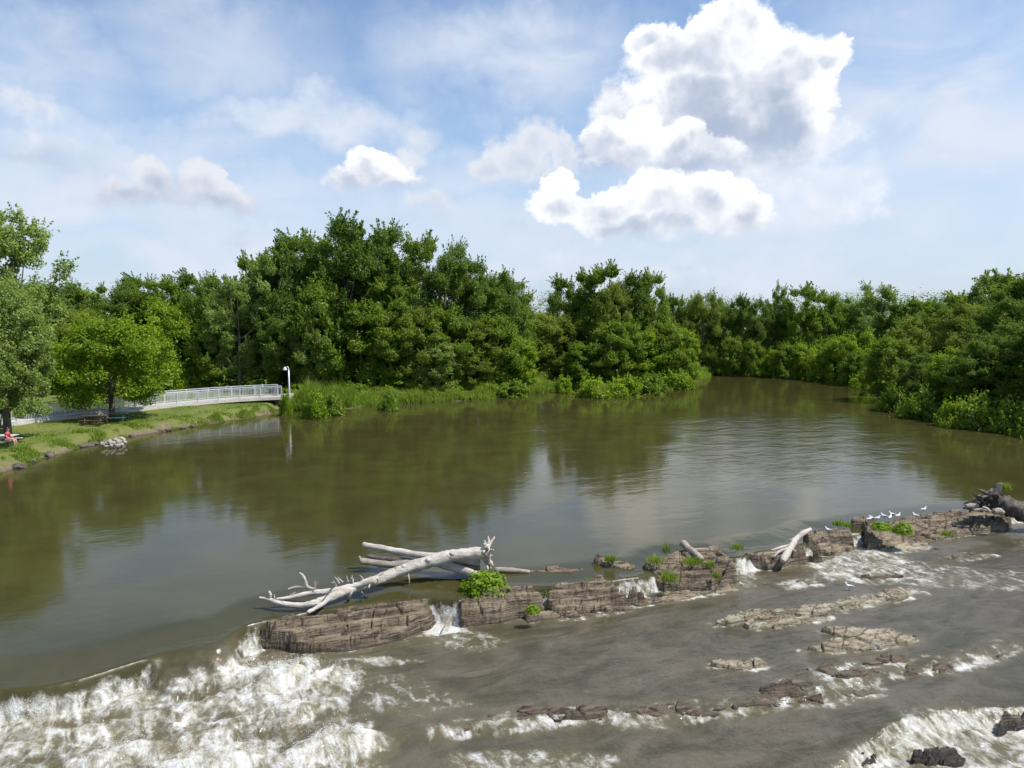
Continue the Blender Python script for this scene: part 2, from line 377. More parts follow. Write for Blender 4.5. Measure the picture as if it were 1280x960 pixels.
def ground_h(x, y, sd=None):
    x = np.asarray(x, float); y = np.asarray(y, float)
    if sd is None: sd = land_sd(x, y)
    sd = sd+0.5*fbm(x*0.35, y*0.35, 3, 2)
    h = -1.3+1.35*sstep(-1.6, 0.0, sd)+0.62*sstep(-0.1, 1.3, sd)+0.35*sstep(1.5, 9, sd)
    h = h-1.6*sstep(34, 26, y)*sstep(0.5, -2, sd)
    h = h+np.where(sd > 0, 0.10*fbm(x*0.2, y*0.2, 3, 9)*sstep(0, 4, sd), 0)
    hill = 9*sstep(40, 180, sd)*(1+0.5*pn(x*0.006, y*0.006, 8))
    return h+hill*sstep(120, 220, y)
def grid(xs, ys):
    X, Y = np.meshgrid(xs, ys); nx, ny = len(xs), len(ys)
    i = np.arange(nx*ny).reshape(ny, nx)
    F = np.stack([i[:-1, :-1], i[:-1, 1:], i[1:, 1:], i[1:, :-1]], -1).reshape(-1, 4)
    return X.ravel(), Y.ravel(), F
def axis(*seg):                              # (end, step) pieces
    v = [seg[0]]
    for end, st in seg[1:]:
        n = max(1, round((end-v[-1])/st)); v += list(np.linspace(v[-1], end, n+1)[1:])
    return np.array(v)
gx, gy, gF = grid(axis(-900, (-150, 30), (-62, 3), (-15, 0.35), (25, 0.7), (75, 1.5), (200, 6), (900, 40)),
                  axis(-60, (36, 4), (46, 0.6), (104, 0.35), (150, 1.5), (300, 8), (1200, 60)))
gsd = land_sd(gx, gy); gz = ground_h(gx, gy, gsd)
m, t, out = material('ground')
p = t.pos(); z = t.new('ShaderNodeSeparateXYZ', {0: p}).outputs[2]; sdn = t.attr('shore')
n1 = t.noise(p, 0.25, 5); n2 = t.noise(p, 3.0, 5, 0.7); n3 = t.noise(p, 14, 4, 0.7)
lawn = t.mix(t.rng(n1, 0.3, 0.7), (0.105, 0.140, 0.020), (0.20, 0.19, 0.042))
lawn = t.mix(t.rng(n2, 0.35, 0.75), lawn, (0.10, 0.15, 0.020))
lawn = t.mix(t.math('MULTIPLY', t.rng(n3, 0.5, 0.8), 0.5), lawn, (0.24, 0.24, 0.06))
dirt = t.mix(t.rng(n2, 0.3, 0.7), (0.13, 0.095, 0.055), (0.27, 0.215, 0.14))
e = t.math('ADD', sdn, t.math('MULTIPLY', t.math('SUBTRACT', t.noise(p, 0.8, 6, 0.7), 0.5), 3.2))
c = t.mix(t.rng(e, -0.2, 0.9), dirt, lawn)
c = t.mix(t.rng(z, 0.12, -0.02), c, (0.07, 0.05, 0.028))
bp = t.new('ShaderNodeBump', {'Height': t.noise(p, 9, 5, 0.7), 'Strength': 0.9, 'Distance': 0.12})
pr = t.new('ShaderNodeBsdfPrincipled', {'Base Color': c, 'Roughness': 0.95, 'Normal': bp.outputs[0]})
t.l.new(pr.outputs[0], out.inputs[0])
ground = mesh('ground', np.stack([gx, gy, gz], 1), gF, m, None, True, {'shore': np.clip(gsd, -20, 40)})
tag(ground, kind='structure')

# ------------------------------------------------------------------ water sheet: pool, ledge, rapids
EA = math.radians(23.5); CE, SE = math.cos(EA), math.sin(EA)
def uv(x, y): return x*CE+y*SE, -x*SE+y*CE
def lip(pts, z):
    q = np.array([uv(*W(x, y, z)[:2]) for x, y in pts]); return q[np.argsort(q[:, 0])]
L1 = lip([(-400, 960), (-200, 905), (0, 857), (60, 851), (100, 843), (145, 829), (200, 812), (270, 799), (308, 777), (330, 773), (400, 760), (470, 751), (540, 745), (575, 748), (600, 741), (640, 733), (690, 731), (750, 725), (800, 719), (850, 700), (905, 695), (925, 695), (950, 688), (1000, 680), (1040, 665), (1076, 664), (1130, 653), (1200, 643), (1245, 639), (1500, 625), (2200, 560)], 0)
UD = [uv(*W(600, 745, 0)[:2])[0], uv(*W(1100, 668, 0)[:2])[0]]
L1[:, 1] += np.where((L1[:, 0] > UD[0]-7.0) & (L1[:, 0] < UD[1]+6), 0.16, 0)
def drop1(u): return np.interp(u, UD, [0.84, 0.48])
def low_z(x, y):                             # water level of the rapids at a plan point
    u, v = uv(x, y)
    return -drop1(u)-(0.15 if np.interp(u, L2[:, 0], L2[:, 1]) > v+.1 else 0)-(0.36 if (np.interp(u, L3[:, 0], L3[:, 1]) > v+.15 and u > L3[1, 0]) else 0)
def Wl(px, py):                              # sight line to the rapids' surface
    z = -0.8
    for _ in range(6): q = W(px, py, z); z = low_z(q[0], q[1])
    return W(px, py, z)
L2 = lip([(300, 960), (530, 906), (600, 901), (700, 894), (760, 893), (830, 886), (880, 881), (960, 869), (1010, 862), (1080, 850), (1130, 834), (1200, 822), (1250, 809), (1500, 770)], -0.82)
L3 = lip([(850, 1060), (1000, 985), (1045, 955), (1075, 932), (1110, 908), (1170, 894), (1250, 892), (1400, 872)], -0.97)
wx, wy, wF = grid(axis(-900, (-60, 30), (-20, 2), (-15.5, 0.25), (24, 0.05), (40, 0.5), (80, 3), (900, 40)),
                  axis(-60, (8, 4), (14.5, 0.3), (36, 0.05), (46, 0.25), (150, 2), (260, 10), (1200, 60)))
U, Vv = uv(wx, wy)
wig = 0.06*fbm(U*1.1, np.zeros_like(U), 3, 5)
s1 = np.interp(U, L1[:, 0], L1[:, 1])+wig-Vv
s2 = np.interp(U, L2[:, 0], L2[:, 1])+2*wig-Vv
s3 = np.interp(U, L3[:, 0], L3[:, 1])+1.5*wig-Vv
uA, uB = uv(*W(195, 812, 0)[:2])[0], uv(*W(300, 786, 0)[:2])[0]
tongue = sstep(uA-0.4, uA+0.4, U)*sstep(uB+0.2, uB-0.5, U)
w1 = 0.42+1.3*tongue
wz = -0.10*sstep(-2.2, 0, s1)-(drop1(U)-0.10)*sstep(-0.05, 1, s1/w1)-0.15*sstep(-.1, 0.6, s2)-0.36*sstep(0, 0.55, s3)*sstep(-0.5, 0.5, U-L3[1, 0])
low = sstep(0.0, 0.8, s1)
wz = wz+low*(0.030*fbm(wx*0.9, wy*0.9, 3, 31)+0.030*fbm(U*1.1+.6*pn(U*.7, Vv*.7, 6), Vv*3.2, 3, 33, .45))
def pmask(px, z=-0.85, soft=0.5):
    q = [Wl(x, y)[:2] for x, y in px]; r = np.zeros_like(wx)
    lo = np.min(q, 0)-1.5; hi = np.max(q, 0)+1.5
    k = (wx > lo[0]) & (wx < hi[0]) & (wy > lo[1]) & (wy < hi[1])
    r[k] = sstep(-soft, soft, polysd(wx[k], wy[k], q)); return r
A = pmask([(-150, 925), (0, 862), (60, 857), (105, 848), (150, 834), (205, 815), (255, 812), (290, 800), (316, 780), (335, 812), (420, 822), (468, 848), (430, 880), (470, 905), (490, 930), (460, 985), (250, 1040), (-150, 1040)], -0.8, 0.55)
B = pmask([(990, 690), (1050, 684), (1085, 686), (1130, 698), (1180, 712), (1215, 720), (1180, 732), (1110, 733), (1060, 730), (1020, 720), (1000, 708)], -0.8, 0.5)
Cc = pmask([(1160, 896), (1250, 894), (1310, 900), (1320, 1000), (1010, 1000), (1050, 952), (1080, 930), (1110, 910)], -1.2, 0.35)
# turbulence in the white water
flow = U*0.25
rid = 1-2*np.abs(fbm(wx*0.55, wy*0.75, 4, 12))
tb = fbm(U*0.55+0.5*pn(wx*.6, wy*.6, 3), Vv*0.85, 4, 14, 0.42)
foam = A*(0.66+0.62*tb)+Cc*(0.68+0.55*tb)+B*(0.56+0.4*tb)
for px, st, z in (([(520, 790), (592, 786), (645, 802), (600, 818), (535, 806)], .40, -0.8), ([(912, 714), (942, 712), (965, 730), (930, 737)], .42, -.8), ([(440, 838), (520, 842), (600, 880), (520, 900), (450, 890)], .36, -.8), ([(522, 780), (574, 774), (584, 790), (530, 796)], 1.0, -0.8), ([(915, 706), (930, 702), (936, 716), (918, 720)], 1.0, -0.8), ([(965, 729), (1000, 722), (1018, 735), (985, 739)], .62, -0.8),
                  ([(530, 908), (600, 902), (625, 914), (560, 926)], .66, -0.95), ([(630, 896), (715, 895), (705, 912), (650, 908)], .66, -0.95), ([(755, 895), (830, 890), (838, 910), (780, 912)], .62, -0.95), ([(885, 884), (935, 881), (962, 890), (905, 901)], .62, -0.95),
                  ([(1025, 848), (1080, 850), (1092, 862), (1035, 872)], .58, -0.95), ([(560, 940), (700, 936), (790, 945), (740, 975), (560, 975)], .50, -0.95), ([(400, 824), (480, 820), (535, 827), (470, 834)], .60, -0.8),
                  ([(815, 748), (880, 739), (895, 744), (830, 754)], .60, -0.8), ([(1195, 832), (1250, 818), (1262, 828), (1210, 842)], .50, -0.95), ([(1100, 700), (1290, 715), (1290, 740), (1120, 735)], .42, -0.8), ([(1120, 888), (1210, 880), (1250, 893), (1130, 905)], .50, -0.95), ([(770, 742), (812, 738), (822, 748), (780, 752)], .7, -.8)):
    foam = np.maximum(foam, st*pmask(px, z, 0.28))
foam = np.clip(foam, 0, 1)
below = sstep(-.05, .5, s1)
wz = wz+below*(A*1.0+Cc*0.65+B*0.35)*(0.24*tb+0.10*(rid-0.6))+low*foam*0.05*fbm(wx*3.2, wy*3.2, 4, 22, 0.6)
def hump(px, py, z, rx, ry, h):
    q = W(px, py, z); a, b = uv(q[0], q[1]); return h*np.exp(-((U-a)/rx)**2-((Vv-b)/ry)**2)
for a in ((205, 826, -.6, 1.05, .55, .62), (150, 850, -.7, .8, .4, .28), (300, 812, -.6, .7, .45, .30), (330, 850, -.8, 1.4, .45, .26), (60, 885, -.8, 1.2, .4, .18), (420, 830, -.8, .9, .3, .16), (360, 900, -.9, 1.6, .4, .20), (240, 930, -.9, 1.4, .4, .18), (420, 935, -.9, 1.2, .35, .2), (1130, 930, -1.25, .8, .35, .16), (1210, 925, -1.25, .8, .3, .14), (1080, 705, -.8, 1.6, .5, .12), (1130, 720, -.8, 1.8, .35, .14)):
    wz = wz+hump(*a)*(0.75+0.6*tb)*sstep(0.0, 0.9, s1)
# curtains on the falls: white threads that run down the face
face1 = sstep(0.04, 0.22, s1)*sstep(0.75, 0.35, s1)*(1-tongue)
thr = 0.5+0.9*fbm(U*7, s1*0.8, 4, 41)
foam = np.maximum(foam, np.clip(face1*(0.52+0.55*thr), 0, 1)*0.95)
face3 = sstep(0.0, 0.15, s3)*sstep(0.9, 0.5, s3)*sstep(-0.3, 0.5, U-L3[1, 0])
foam = np.maximum(foam, np.clip(face3*(0.45+0.6*thr), 0, 1)*0.95)
# clear slick water just over the lip
foam = foam*(1-0.9*tongue*sstep(1.15, 0.55, s1))
foam = foam*np.where(U < uB+.2, sstep(0.03, 0.24, s1+.08*fbm(U*2.2, U*0, 3, 61)), sstep(-0.02, 0.16, s1))
# where the breeze and the current roughen the pool
rip = 0.19+0.20*fbm(wx*0.05, wy*0.09, 3, 51)
def zmask(px, soft): return sstep(-soft, soft, polysd(wx, wy, [W(x, y, 0)[:2] for x, y in px]))
edge = 3.0*fbm(wx*0.12, wy*0.2, 4, 55)
rough_zone = sstep(-3, 3, polysd(wx, wy, [W(x, y, 0)[:2] for x, y in ((640, 533), (700, 524), (760, 519), (800, 530), (840, 522), (900, 520), (960, 517), (1010, 522), (1060, 516), (1110, 514), (1150, 521), (1160, 560), (1000, 600), (860, 600), (840, 545), (760, 533), (690, 535), (560, 552))])+edge)
streaks = sstep(0.10, 0.34, fbm(wx*0.03, wy*0.16, 4, 57))
rip = np.clip(rip+1.1*rough_zone+0.25*streaks*sstep(35, 50, wy), 0.08, 1.35)
rip = np.where(s1 > -0.5, np.maximum(rip, 0.75), rip)
m, t, out = material('river_water')
p = t.pos(); fo = t.attr('foam'); rp = t.attr('ripple'); lw = t.attr('low')
rot = t.new('ShaderNodeVectorRotate', {'Vector': p, 'Axis': (0, 0, 1), 'Angle': -EA}).outputs[0]
pa = t.vm('MULTIPLY', rot, (0.55, 1.0, 1.0))
h = t.math('ADD', t.math('MULTIPLY', t.noise(pa, 0.55, 3, 0.5, 0.5), 1.0), t.math('MULTIPLY', t.noise(pa, 2.6, 4, 0.6, 0.6), 0.30))
h = t.math('ADD', h, t.math('MULTIPLY', t.math('ADD', t.noise(p, 9.0, 3, 0.6), t.noise(pa, 4.5, 3, 0.6, 0.8)), t.math('MULTIPLY', lw, 0.16)))
dist = t.math('MULTIPLY', rp, t.rng(lw, 0, 1, 0.065, 0.19))
bp = t.new('ShaderNodeBump', {'Height': h, 'Strength': 1.0, 'Distance': dist})
nb = t.noise(p, 0.35, 5, 0.6, 0.5)
deep = t.mix(t.rng(nb, 0.3, 0.7), (0.046, 0.041, 0.013), (0.060, 0.054, 0.018))
shal = t.mix(t.rng(t.noise(pa, 0.9, 6, 0.68, 0.7), 0.34, 0.68), (0.060, 0.053, 0.030), (0.118, 0.099, 0.068))
wc = t.mix(lw, deep, shal)
wc = t.mix(t.math('MULTIPLY', t.math('MULTIPLY', fo, lw), 0.75), wc, (0.17, 0.145, 0.075))
wat = t.new('ShaderNodeBsdfPrincipled', {'Base Color': wc, 'Roughness': t.math('ADD', 0.08, t.math('MULTIPLY', t.math('MULTIPLY', t.rng(lw, 0.0, 0.008), t.rng(lw, 0.7, 0.35)), 0.30)), 'IOR': 1.33, 'Normal': bp.outputs[0]})
d1 = t.noise(t.vm('MULTIPLY', rot, (1.7, 0.62, 1.0)), 1.5, 6, 0.66, 1.0); d2 = t.noise(p, 6.5, 6, 0.72, 0.8)
vo = t.new('ShaderNodeTexVoronoi', {'Vector': t.vm('ADD', p, t.vm('MULTIPLY', t.new('ShaderNodeTexNoise', {'Vector': p, 'Scale': 1.6, 'Detail': 4.0}).outputs[1], (0.9, 0.9, 0.9))), 'Scale': 1.7, 'Detail': 2.0}, feature='DISTANCE_TO_EDGE').outputs['Distance']
lace = t.rng(vo, 0.16, 0.0, 0.0, 0.26)
tex = t.math('ADD', t.math('ADD', t.math('MULTIPLY', t.math('SUBTRACT', d1, 0.5), 1.5), t.math('MULTIPLY', t.math('SUBTRACT', d2, 0.5), 0.9)), lace)
ff = t.math('ADD', t.math('SUBTRACT', t.math('MULTIPLY', fo, 1.05), 0.52), tex)
ff = t.math('MULTIPLY', t.rng(ff, -0.05, 0.75), t.rng(fo, 0.05, 0.35))
fb = t.new('ShaderNodeBump', {'Height': t.math('ADD', d2, d1), 'Strength': 0.8, 'Distance': 0.12})
fcol = t.mix(t.rng(d1, 0.35, 0.65), (0.53, 0.50, 0.40), (0.74, 0.73, 0.69))
fm = t.new('ShaderNodeBsdfDiffuse', {'Color': fcol, 'Normal': fb.outputs[0]})
mx = t.new('ShaderNodeMixShader', {0: ff, 1: wat.outputs[0], 2: fm.outputs[0]})
t.l.new(mx.outputs[0], out.inputs[0])
river = mesh('river', np.stack([wx, wy, wz], 1), wF, m, None, True, {'foam': foam, 'ripple': rip, 'low': low})
tag(river, kind='structure')
def water_z(x, y):
    k = np.argmin((wx-x)**2+(wy-y)**2); return float(wz[k])

# droplets thrown up by the white water
rng = RS(5); cand = np.where((foam > 0.75) & (np.abs(wx) < 15) & (wy < 34))[0]
pick = rng.choice(cand, 7000); wgt = (A+Cc)[pick]
pos = np.stack([wx[pick], wy[pick], wz[pick]], 1)+np.stack([rng.randn(7000)*0.06, rng.randn(7000)*0.06, np.abs(rng.randn(7000))*0.14+0.01], 1)
oc = np.array([(1, 0, 0), (-1, 0, 0), (0, 1, 0), (0, -1, 0), (0, 0, 1), (0, 0, -1)], float)
of = np.array([(0, 2, 4), (2, 1, 4), (1, 3, 4), (3, 0, 4), (2, 0, 5), (1, 2, 5), (3, 1, 5), (0, 3, 5)])
r = (0.004+0.011*rng.rand(7000)**3)
V = (pos[:, None]+oc[None]*r[:, None, None]).reshape(-1, 3); F = (of[None]+6*np.arange(7000)[:, None, None]).reshape(-1, 3)
tag(mesh('spray', V, F, simple('spray', (0.8, 0.8, 0.78), 0.4, 0.03, 2)), kind='stuff')

# ------------------------------------------------------------------ rocks: stacks of broken strata
POLYS = []
def cells(x, y, sd):                         # nearest jittered cell: its random value, and how close its border is
    xi = np.floor(x).astype(np.int64); yi = np.floor(y).astype(np.int64)
    d1 = np.full(x.shape, 9.0); d2 = np.full(x.shape, 9.0); val = np.zeros(x.shape)
    for i in (-1, 0, 1):
        for j in (-1, 0, 1):
            h = _P[_P[_P[(xi+i+sd) & 255]+((yi+j) & 255)]+(sd & 255)]
            cx = xi+i+.5+.42*_GX[h]; cy = yi+j+.5+.42*_GY[h]
            d = np.hypot(x-cx, y-cy); new = d < d1
            d2 = np.where(new, d1, np.minimum(d2, d)); val = np.where(new, h/255.0, val); d1 = np.where(new, d, d1)
    return val, d2-d1
def rock(name, label, outline, z_back, z_front, mat, seed, res=0.03, rough=0.10, block=0.10, stratum=0.10, edge=0.12, over=True, group=None, cat='rock', steep=5.0):
    """A broken, bedded slab: a tilted top plane, joints, and beds that break off in steps. z_front: height over the rapids."""
    o_ = np.array(outline, float); a = o_[np.argmin(o_[:, 0])]; b = o_[np.argmax(o_[:, 0])]; q = []
    for x, y in o_:                          # near edge traced at the waterline, far edge at the top
        side = y-(a[1]+(b[1]-a[1])*(x-a[0])/(b[0]-a[0])); w_ = Wl(x, y); zt = z_back if over else w_[2]+z_back
        pt_ = w_[:2] if side > 1.0 else W(x, y, zt if side < -1.0 else (zt+w_[2])/2)[:2]
        if over and side <= 1.0: pt_ = pt_+np.array([-SE, CE])*(.30 if side < -1.0 else .12)
        q.append(pt_)
    q = np.array(q); qu = np.array([uv(*k) for k in q]); lo = qu.min(0)-.35; hi = qu.max(0)+.35
    zw = low_z(*q.mean(0)); POLYS.append((qu, over))
    us = np.arange(lo[0], hi[0], res); vs = np.arange(lo[1], hi[1], res); UU, VV = np.meshgrid(us, vs)
    x = UU*CE-VV*SE; y = UU*SE+VV*CE
    sd = polysd(UU, VV, qu)
    cv, cb = cells(UU*1.15+.35*pn(UU, VV, seed), VV*2.4+.35*pn(UU, VV, seed+1), seed*7)
    cw, cc = cells(UU*2.9, VV*5.0, seed*5+1)
    sd = sd+edge*1.5*fbm(UU*1.1, VV*1.6, 4, seed)+edge*(cv-.5)*1.2
    # plane that falls from the far edge to the near edge
    fv = np.interp(UU, np.sort(qu[:, 0]), np.sort(qu[:, 0])*0); wv = qu[:, 1].max()-qu[:, 1].min()
    order = np.argsort(qu[:, 0]); cl_ = np.polyfit(qu[:, 0], qu[:, 1], 1)
    tv = np.clip((VV-np.polyval(cl_, UU))/(0.5*wv+1e-6), -1.2, 1.2)*.5+.5; tv = sstep(-.15, .90, tv) if over else sstep(-.05, .72, tv)
    zt = z_back if over else zw+z_back
    plane = (zw+z_front)+(zt-zw-z_front)*tv
    h = plane+rough*1.3*fbm(UU*.55, VV*1.5, 4, seed+5)+block*(cv-.55)*1.6+block*.5*(cw-.5)
    h = h-.13*sstep(.09, .0, cb)*(block > .03)-.05*sstep(.07, 0, cc)*(block > .07)
    h = np.minimum(h, zw-.30+steep*np.maximum(sd+.07, -.06)+.10*fbm(UU*2, VV*3, 3, seed+8))
    # beds: the surface breaks off in level steps of uneven thickness
    rng = RS(seed); lv = np.cumsum(stratum*(.45+1.1*rng.rand(60)))+zw-1.0
    w = h+.05*fbm(UU*1.3, VV*1.3, 3, seed+9); k = np.clip(np.searchsorted(lv, w)-1, 0, 58)
    f = (w-lv[k])/(lv[k+1]-lv[k]); z = lv[k]+(lv[k+1]-lv[k])*(sstep(.74, .97, f)*.90+.10*f)
    z = z+.012*fbm(UU*6, VV*9, 3, seed+2)+.010*fbm(UU*14, VV*20, 2, seed+3)
    ok = (sd > -.28) & (z > zw-.34)
    n1, n0 = UU.shape; idx = np.arange(n1*n0).reshape(n1, n0)
    keep = ok[:-1, :-1] & ok[:-1, 1:] & ok[1:, 1:] & ok[1:, :-1]
    F = np.stack([idx[:-1, :-1][keep], idx[:-1, 1:][keep], idx[1:, 1:][keep], idx[1:, :-1][keep]], -1)
    used = np.unique(F); rm = np.full(n1*n0, -1); rm[used] = np.arange(len(used))
    V = np.stack([x.ravel(), y.ravel(), z.ravel()], 1)[used]
    return tag(mesh(name, V, rm[F], mat, None, False), label, cat, group)
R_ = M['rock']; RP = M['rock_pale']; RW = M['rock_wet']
rock('rock_slab', 'big brown layered rock slab under the white driftwood tree beside the white water', [(280, 790), (306, 768), (400, 757), (470, 748), (540, 741), (550, 757), (536, 786), (500, 801), (440, 814), (380, 816), (312, 810)], 0.29, .16, R_, 71, edge=.05, rough=.05, block=.09, stratum=.17)
rock('rock_slab', 'brown layered rock slab below the green bush right of the narrow waterfall', [(570, 757), (600, 738), (640, 727), (690, 732), (694, 752), (682, 768), (630, 778), (580, 784)], 0.27, .16, R_, 12, edge=.10, rough=.06, stratum=.17)
rock('rock_slab', 'cracked brown rock slab between the bush and the widest rock outcrop', [(676, 744), (690, 727), (750, 720), (800, 722), (814, 738), (796, 756), (740, 766), (690, 770)], 0.27, .12, R_, 13, edge=.11, rough=.06, block=.12, stratum=.17)
rock('rock_slab', 'low flat rock behind the cracked slab, awash with pool water', [(626, 726), (660, 716), (720, 716), (742, 722), (720, 733), (650, 737)], 0.10, .80, R_, 64, rough=.06, block=.05)
rock('rock_ledge', 'thin low rock shelf at the foot of the cracked slab', [(655, 771), (700, 763), (760, 756), (795, 750), (797, 759), (740, 770), (660, 778)], .12, .05, R_, 14, rough=.05, block=.04, edge=.07, over=False)
rock('rock_outcrop', 'widest brown rock outcrop with short propped log and grass tufts', [(736, 712), (790, 699), (850, 685), (905, 680), (920, 690), (926, 712), (918, 730), (880, 738), (830, 740), (800, 730), (745, 724)], 0.44, .12, R_, 15, rough=.13, block=.15, edge=.09, stratum=.12)
rock('rock_ledge', 'narrow pale rock shelf jutting out below the widest outcrop', [(785, 752), (850, 738), (900, 730), (934, 727), (928, 735), (880, 744), (800, 758)], .14, .05, R_, 16, rough=.05, block=.04, edge=.08, over=False)
rock('rock_slab', 'dark undercut rock block carrying the forked driftwood log', [(914, 694), (950, 682), (1000, 676), (1028, 678), (1033, 692), (1010, 704), (960, 713), (924, 710)], 0.32, .30, R_, 17, stratum=.14, edge=.05, block=.06, rough=.05)
rock('rock_slab', 'dark broken rock left of the short waterfall with a gull on top', [(1003, 674), (1030, 660), (1060, 657), (1072, 668), (1067, 687), (1040, 694), (1008, 692)], 0.34, .14, R_, 18, rough=.12, block=.16, edge=.07)
rock('rock_slab', 'brown rock slab with two bright green tufts right of the short waterfall', [(1080, 664), (1090, 655), (1130, 648), (1165, 652), (1165, 676), (1120, 685), (1084, 688)], 0.30, .10, R_, 19, edge=.09)
rock('rock_slab', 'long flat brown rock slab reaching to the dark tree stump', [(1062, 658), (1090, 650), (1140, 642), (1200, 636), (1245, 633), (1266, 643), (1262, 660), (1230, 666), (1170, 676), (1120, 672), (1075, 664)], 0.36, .14, R_, 20, rough=.12, edge=.09)
rock('rock_ledge', 'small pale rock step below the two green tufts', [(1098, 688), (1130, 677), (1160, 675), (1162, 682), (1125, 691)], .14, .04, RP, 21, rough=.05, block=.05, edge=.06, over=False)
PB = dict(over=False, stratum=.055, res=.025)
rock('rock_shelf', 'long low pale rock shelf in the rapids with a standing gull', [(890, 778), (920, 770), (960, 762), (1020, 752), (1080, 740), (1120, 731), (1152, 729), (1156, 739), (1130, 749), (1070, 760), (1020, 769), (960, 778), (915, 782)], .17, .05, RP, 22, rough=.09, block=.08, edge=.15, **PB)
rock('rock_shelf', 'pale rock plank lying along the front of the long low shelf', [(930, 780), (990, 769), (1034, 762), (1038, 771), (990, 781), (936, 788)], .15, .05, RP, 23, rough=.06, block=.06, edge=.08, **PB)
rock('rock_shelf', 'low pale split rock with a water pocket below the long shelf', [(1000, 809), (1050, 797), (1100, 791), (1138, 789), (1147, 799), (1110, 809), (1070, 812), (1035, 816)], .15, .05, RP, 24, rough=.10, block=.10, edge=.13, **PB)
rock('rock_shelf', 'thin pale rock sliver behind the split rock', [(1030, 788), (1060, 783), (1112, 783), (1114, 791), (1060, 796)], .12, .02, RP, 25, rough=.06, block=.05, edge=.08, **PB)
rock('rock', 'single small pale rock standing alone in the middle of the rapids', [(886, 828), (912, 820), (946, 819), (957, 827), (938, 837), (912, 836)], .17, .06, RP, 26, rough=.09, block=.09, edge=.12, **PB)
WB_ = dict(over=False, stratum=.05, res=.025)
rock('rock_ledge', 'flat wet rock barely above water beside the right cascade', [(1078, 721), (1105, 716), (1128, 719), (1095, 725)], .10, .04, RW, 27, rough=.04, block=.03, edge=.06, **WB_)
rock('rock_ledge', 'purplish wet rock patch awash near the right edge of the rapids', [(1175, 697), (1215, 690), (1244, 694), (1200, 701)], .05, -.02, RW, 28, rough=.06, block=.04, edge=.10, **WB_)
rock('rock', 'small brown wet rock standing on the lower ledge line', [(704, 893), (720, 879), (745, 876), (760, 884), (754, 895), (722, 898)], .22, .08, RW, 29, rough=.08, block=.10, edge=.08, **WB_)
led = [([(600, 908), (620, 896), (655, 893), (662, 904), (630, 914)], 'wet brown rock at the left end of the lower ledge'), ([(610, 894), (660, 883), (712, 884), (716, 896), (650, 900)], 'low wet rock strip left of the small brown rock'),
       ([(748, 896), (800, 881), (862, 874), (868, 886), (800, 899)], 'low wet rock strip right of the small brown rock'), ([(855, 890), (905, 872), (945, 868), (945, 882), (890, 895)], 'flat wet rock on the lower ledge with a moss tuft'),
       ([(918, 884), (960, 868), (1000, 864), (1008, 878), (950, 888)], 'dark flat slab at the lower ledge beside white trickles'), ([(948, 866), (985, 848), (1020, 850), (1024, 866), (975, 876)], 'reddish wet rock above the dark flat slab'),
       ([(1005, 872), (1060, 858), (1096, 852), (1098, 866), (1030, 880)], 'wet gravelly rock strip below the white trickle'), ([(1092, 840), (1125, 827), (1158, 824), (1160, 838), (1120, 845)], 'mossy wet rock right of the trickles'),
       ([(1080, 829), (1110, 819), (1135, 821), (1110, 832)], 'small brown rock tip above the mossy rock'), ([(1228, 814), (1255, 803), (1270, 810), (1246, 820)], 'small brown rock at the far right end of the lower ledge'),
       ([(545, 912), (585, 900), (622, 902), (595, 916)], 'nearly sunken rock with grass at the lower ledge'), ([(1030, 846), (1070, 837), (1094, 844), (1060, 853)], 'thin wet rock sliver behind the white trickle'), ([(990, 727), (1030, 716), (1052, 719), (1020, 733)], 'purplish sunken rock just behind the pale shelf'),
       ([(985, 850), (1030, 834), (1080, 826), (1085, 838), (1030, 850)], 'sunken reddish rock bed between the trickles and the pale rocks'), ([(1155, 836), (1190, 824), (1230, 814), (1236, 826), (1180, 840)], 'sunken brown rock bed at the right end of the lower ledge')]
for i, (o, lb) in enumerate(led):
    rock('rock_ledge', lb, o, (.07, .05, .06, .07, .08, .08, .04, .09, .07, .07, .03, .05, .03, .02, .02)[i], .0 if i < 13 else -.03, RW, 40+i, rough=.07, block=.07, edge=.13, **WB_)
rock('rock', 'dark wet boulder at the right edge beside the lower falls', [(1247, 892), (1262, 875), (1300, 868), (1335, 885), (1322, 908), (1280, 912), (1252, 910)], .46, .30, RW, 60, rough=.1, over=False, steep=6)
rock('rock', 'wet dark rock in the middle of the lower right white water', [(1143, 944), (1165, 932), (1190, 933), (1214, 944), (1202, 954), (1168, 954)], .22, .10, RW, 61, rough=.08, edge=.10, over=False)
rock('rock_ledge', 'wet brown rock rim at the top left of the lower right falls', [(1102, 908), (1130, 899), (1164, 906), (1154, 917), (1118, 914)], .20, .10, RW, 62, rough=.08, edge=.10, over=False)
rock('rock_ledge', 'black wet rock where the lower right falls begin', [(1062, 938), (1085, 919), (1104, 923), (1102, 944), (1078, 951)], .22, .10, RW, 63, rough=.10, edge=.10, over=False)

# the current frets white along the rocks
fa = foam.copy(); nz_ = fbm(U*1.6, Vv*2.6, 4, 71)
for qu, over in POLYS:
    lo = qu.min(0)-.8; hi = qu.max(0)+.8; k = np.where((U > lo[0]) & (U < hi[0]) & (Vv > lo[1]) & (Vv < hi[1]))[0]
    d = polysd(U[k], Vv[k], qu); dn = sstep(.1, -.5, (Vv[k]-qu[:, 1].mean())/(np.ptp(qu[:, 1])+.1))
    f_ = sstep(-.42, -.02, d)*(.30+.28*dn+.65*nz_[k])*(s1[k] > .1)*(.75 if over else 1.0)
    fa[k] = np.maximum(fa[k], np.clip(f_, 0, .75))
river.data.attributes['foam'].data.foreach_set('value', fa.astype(np.float32))

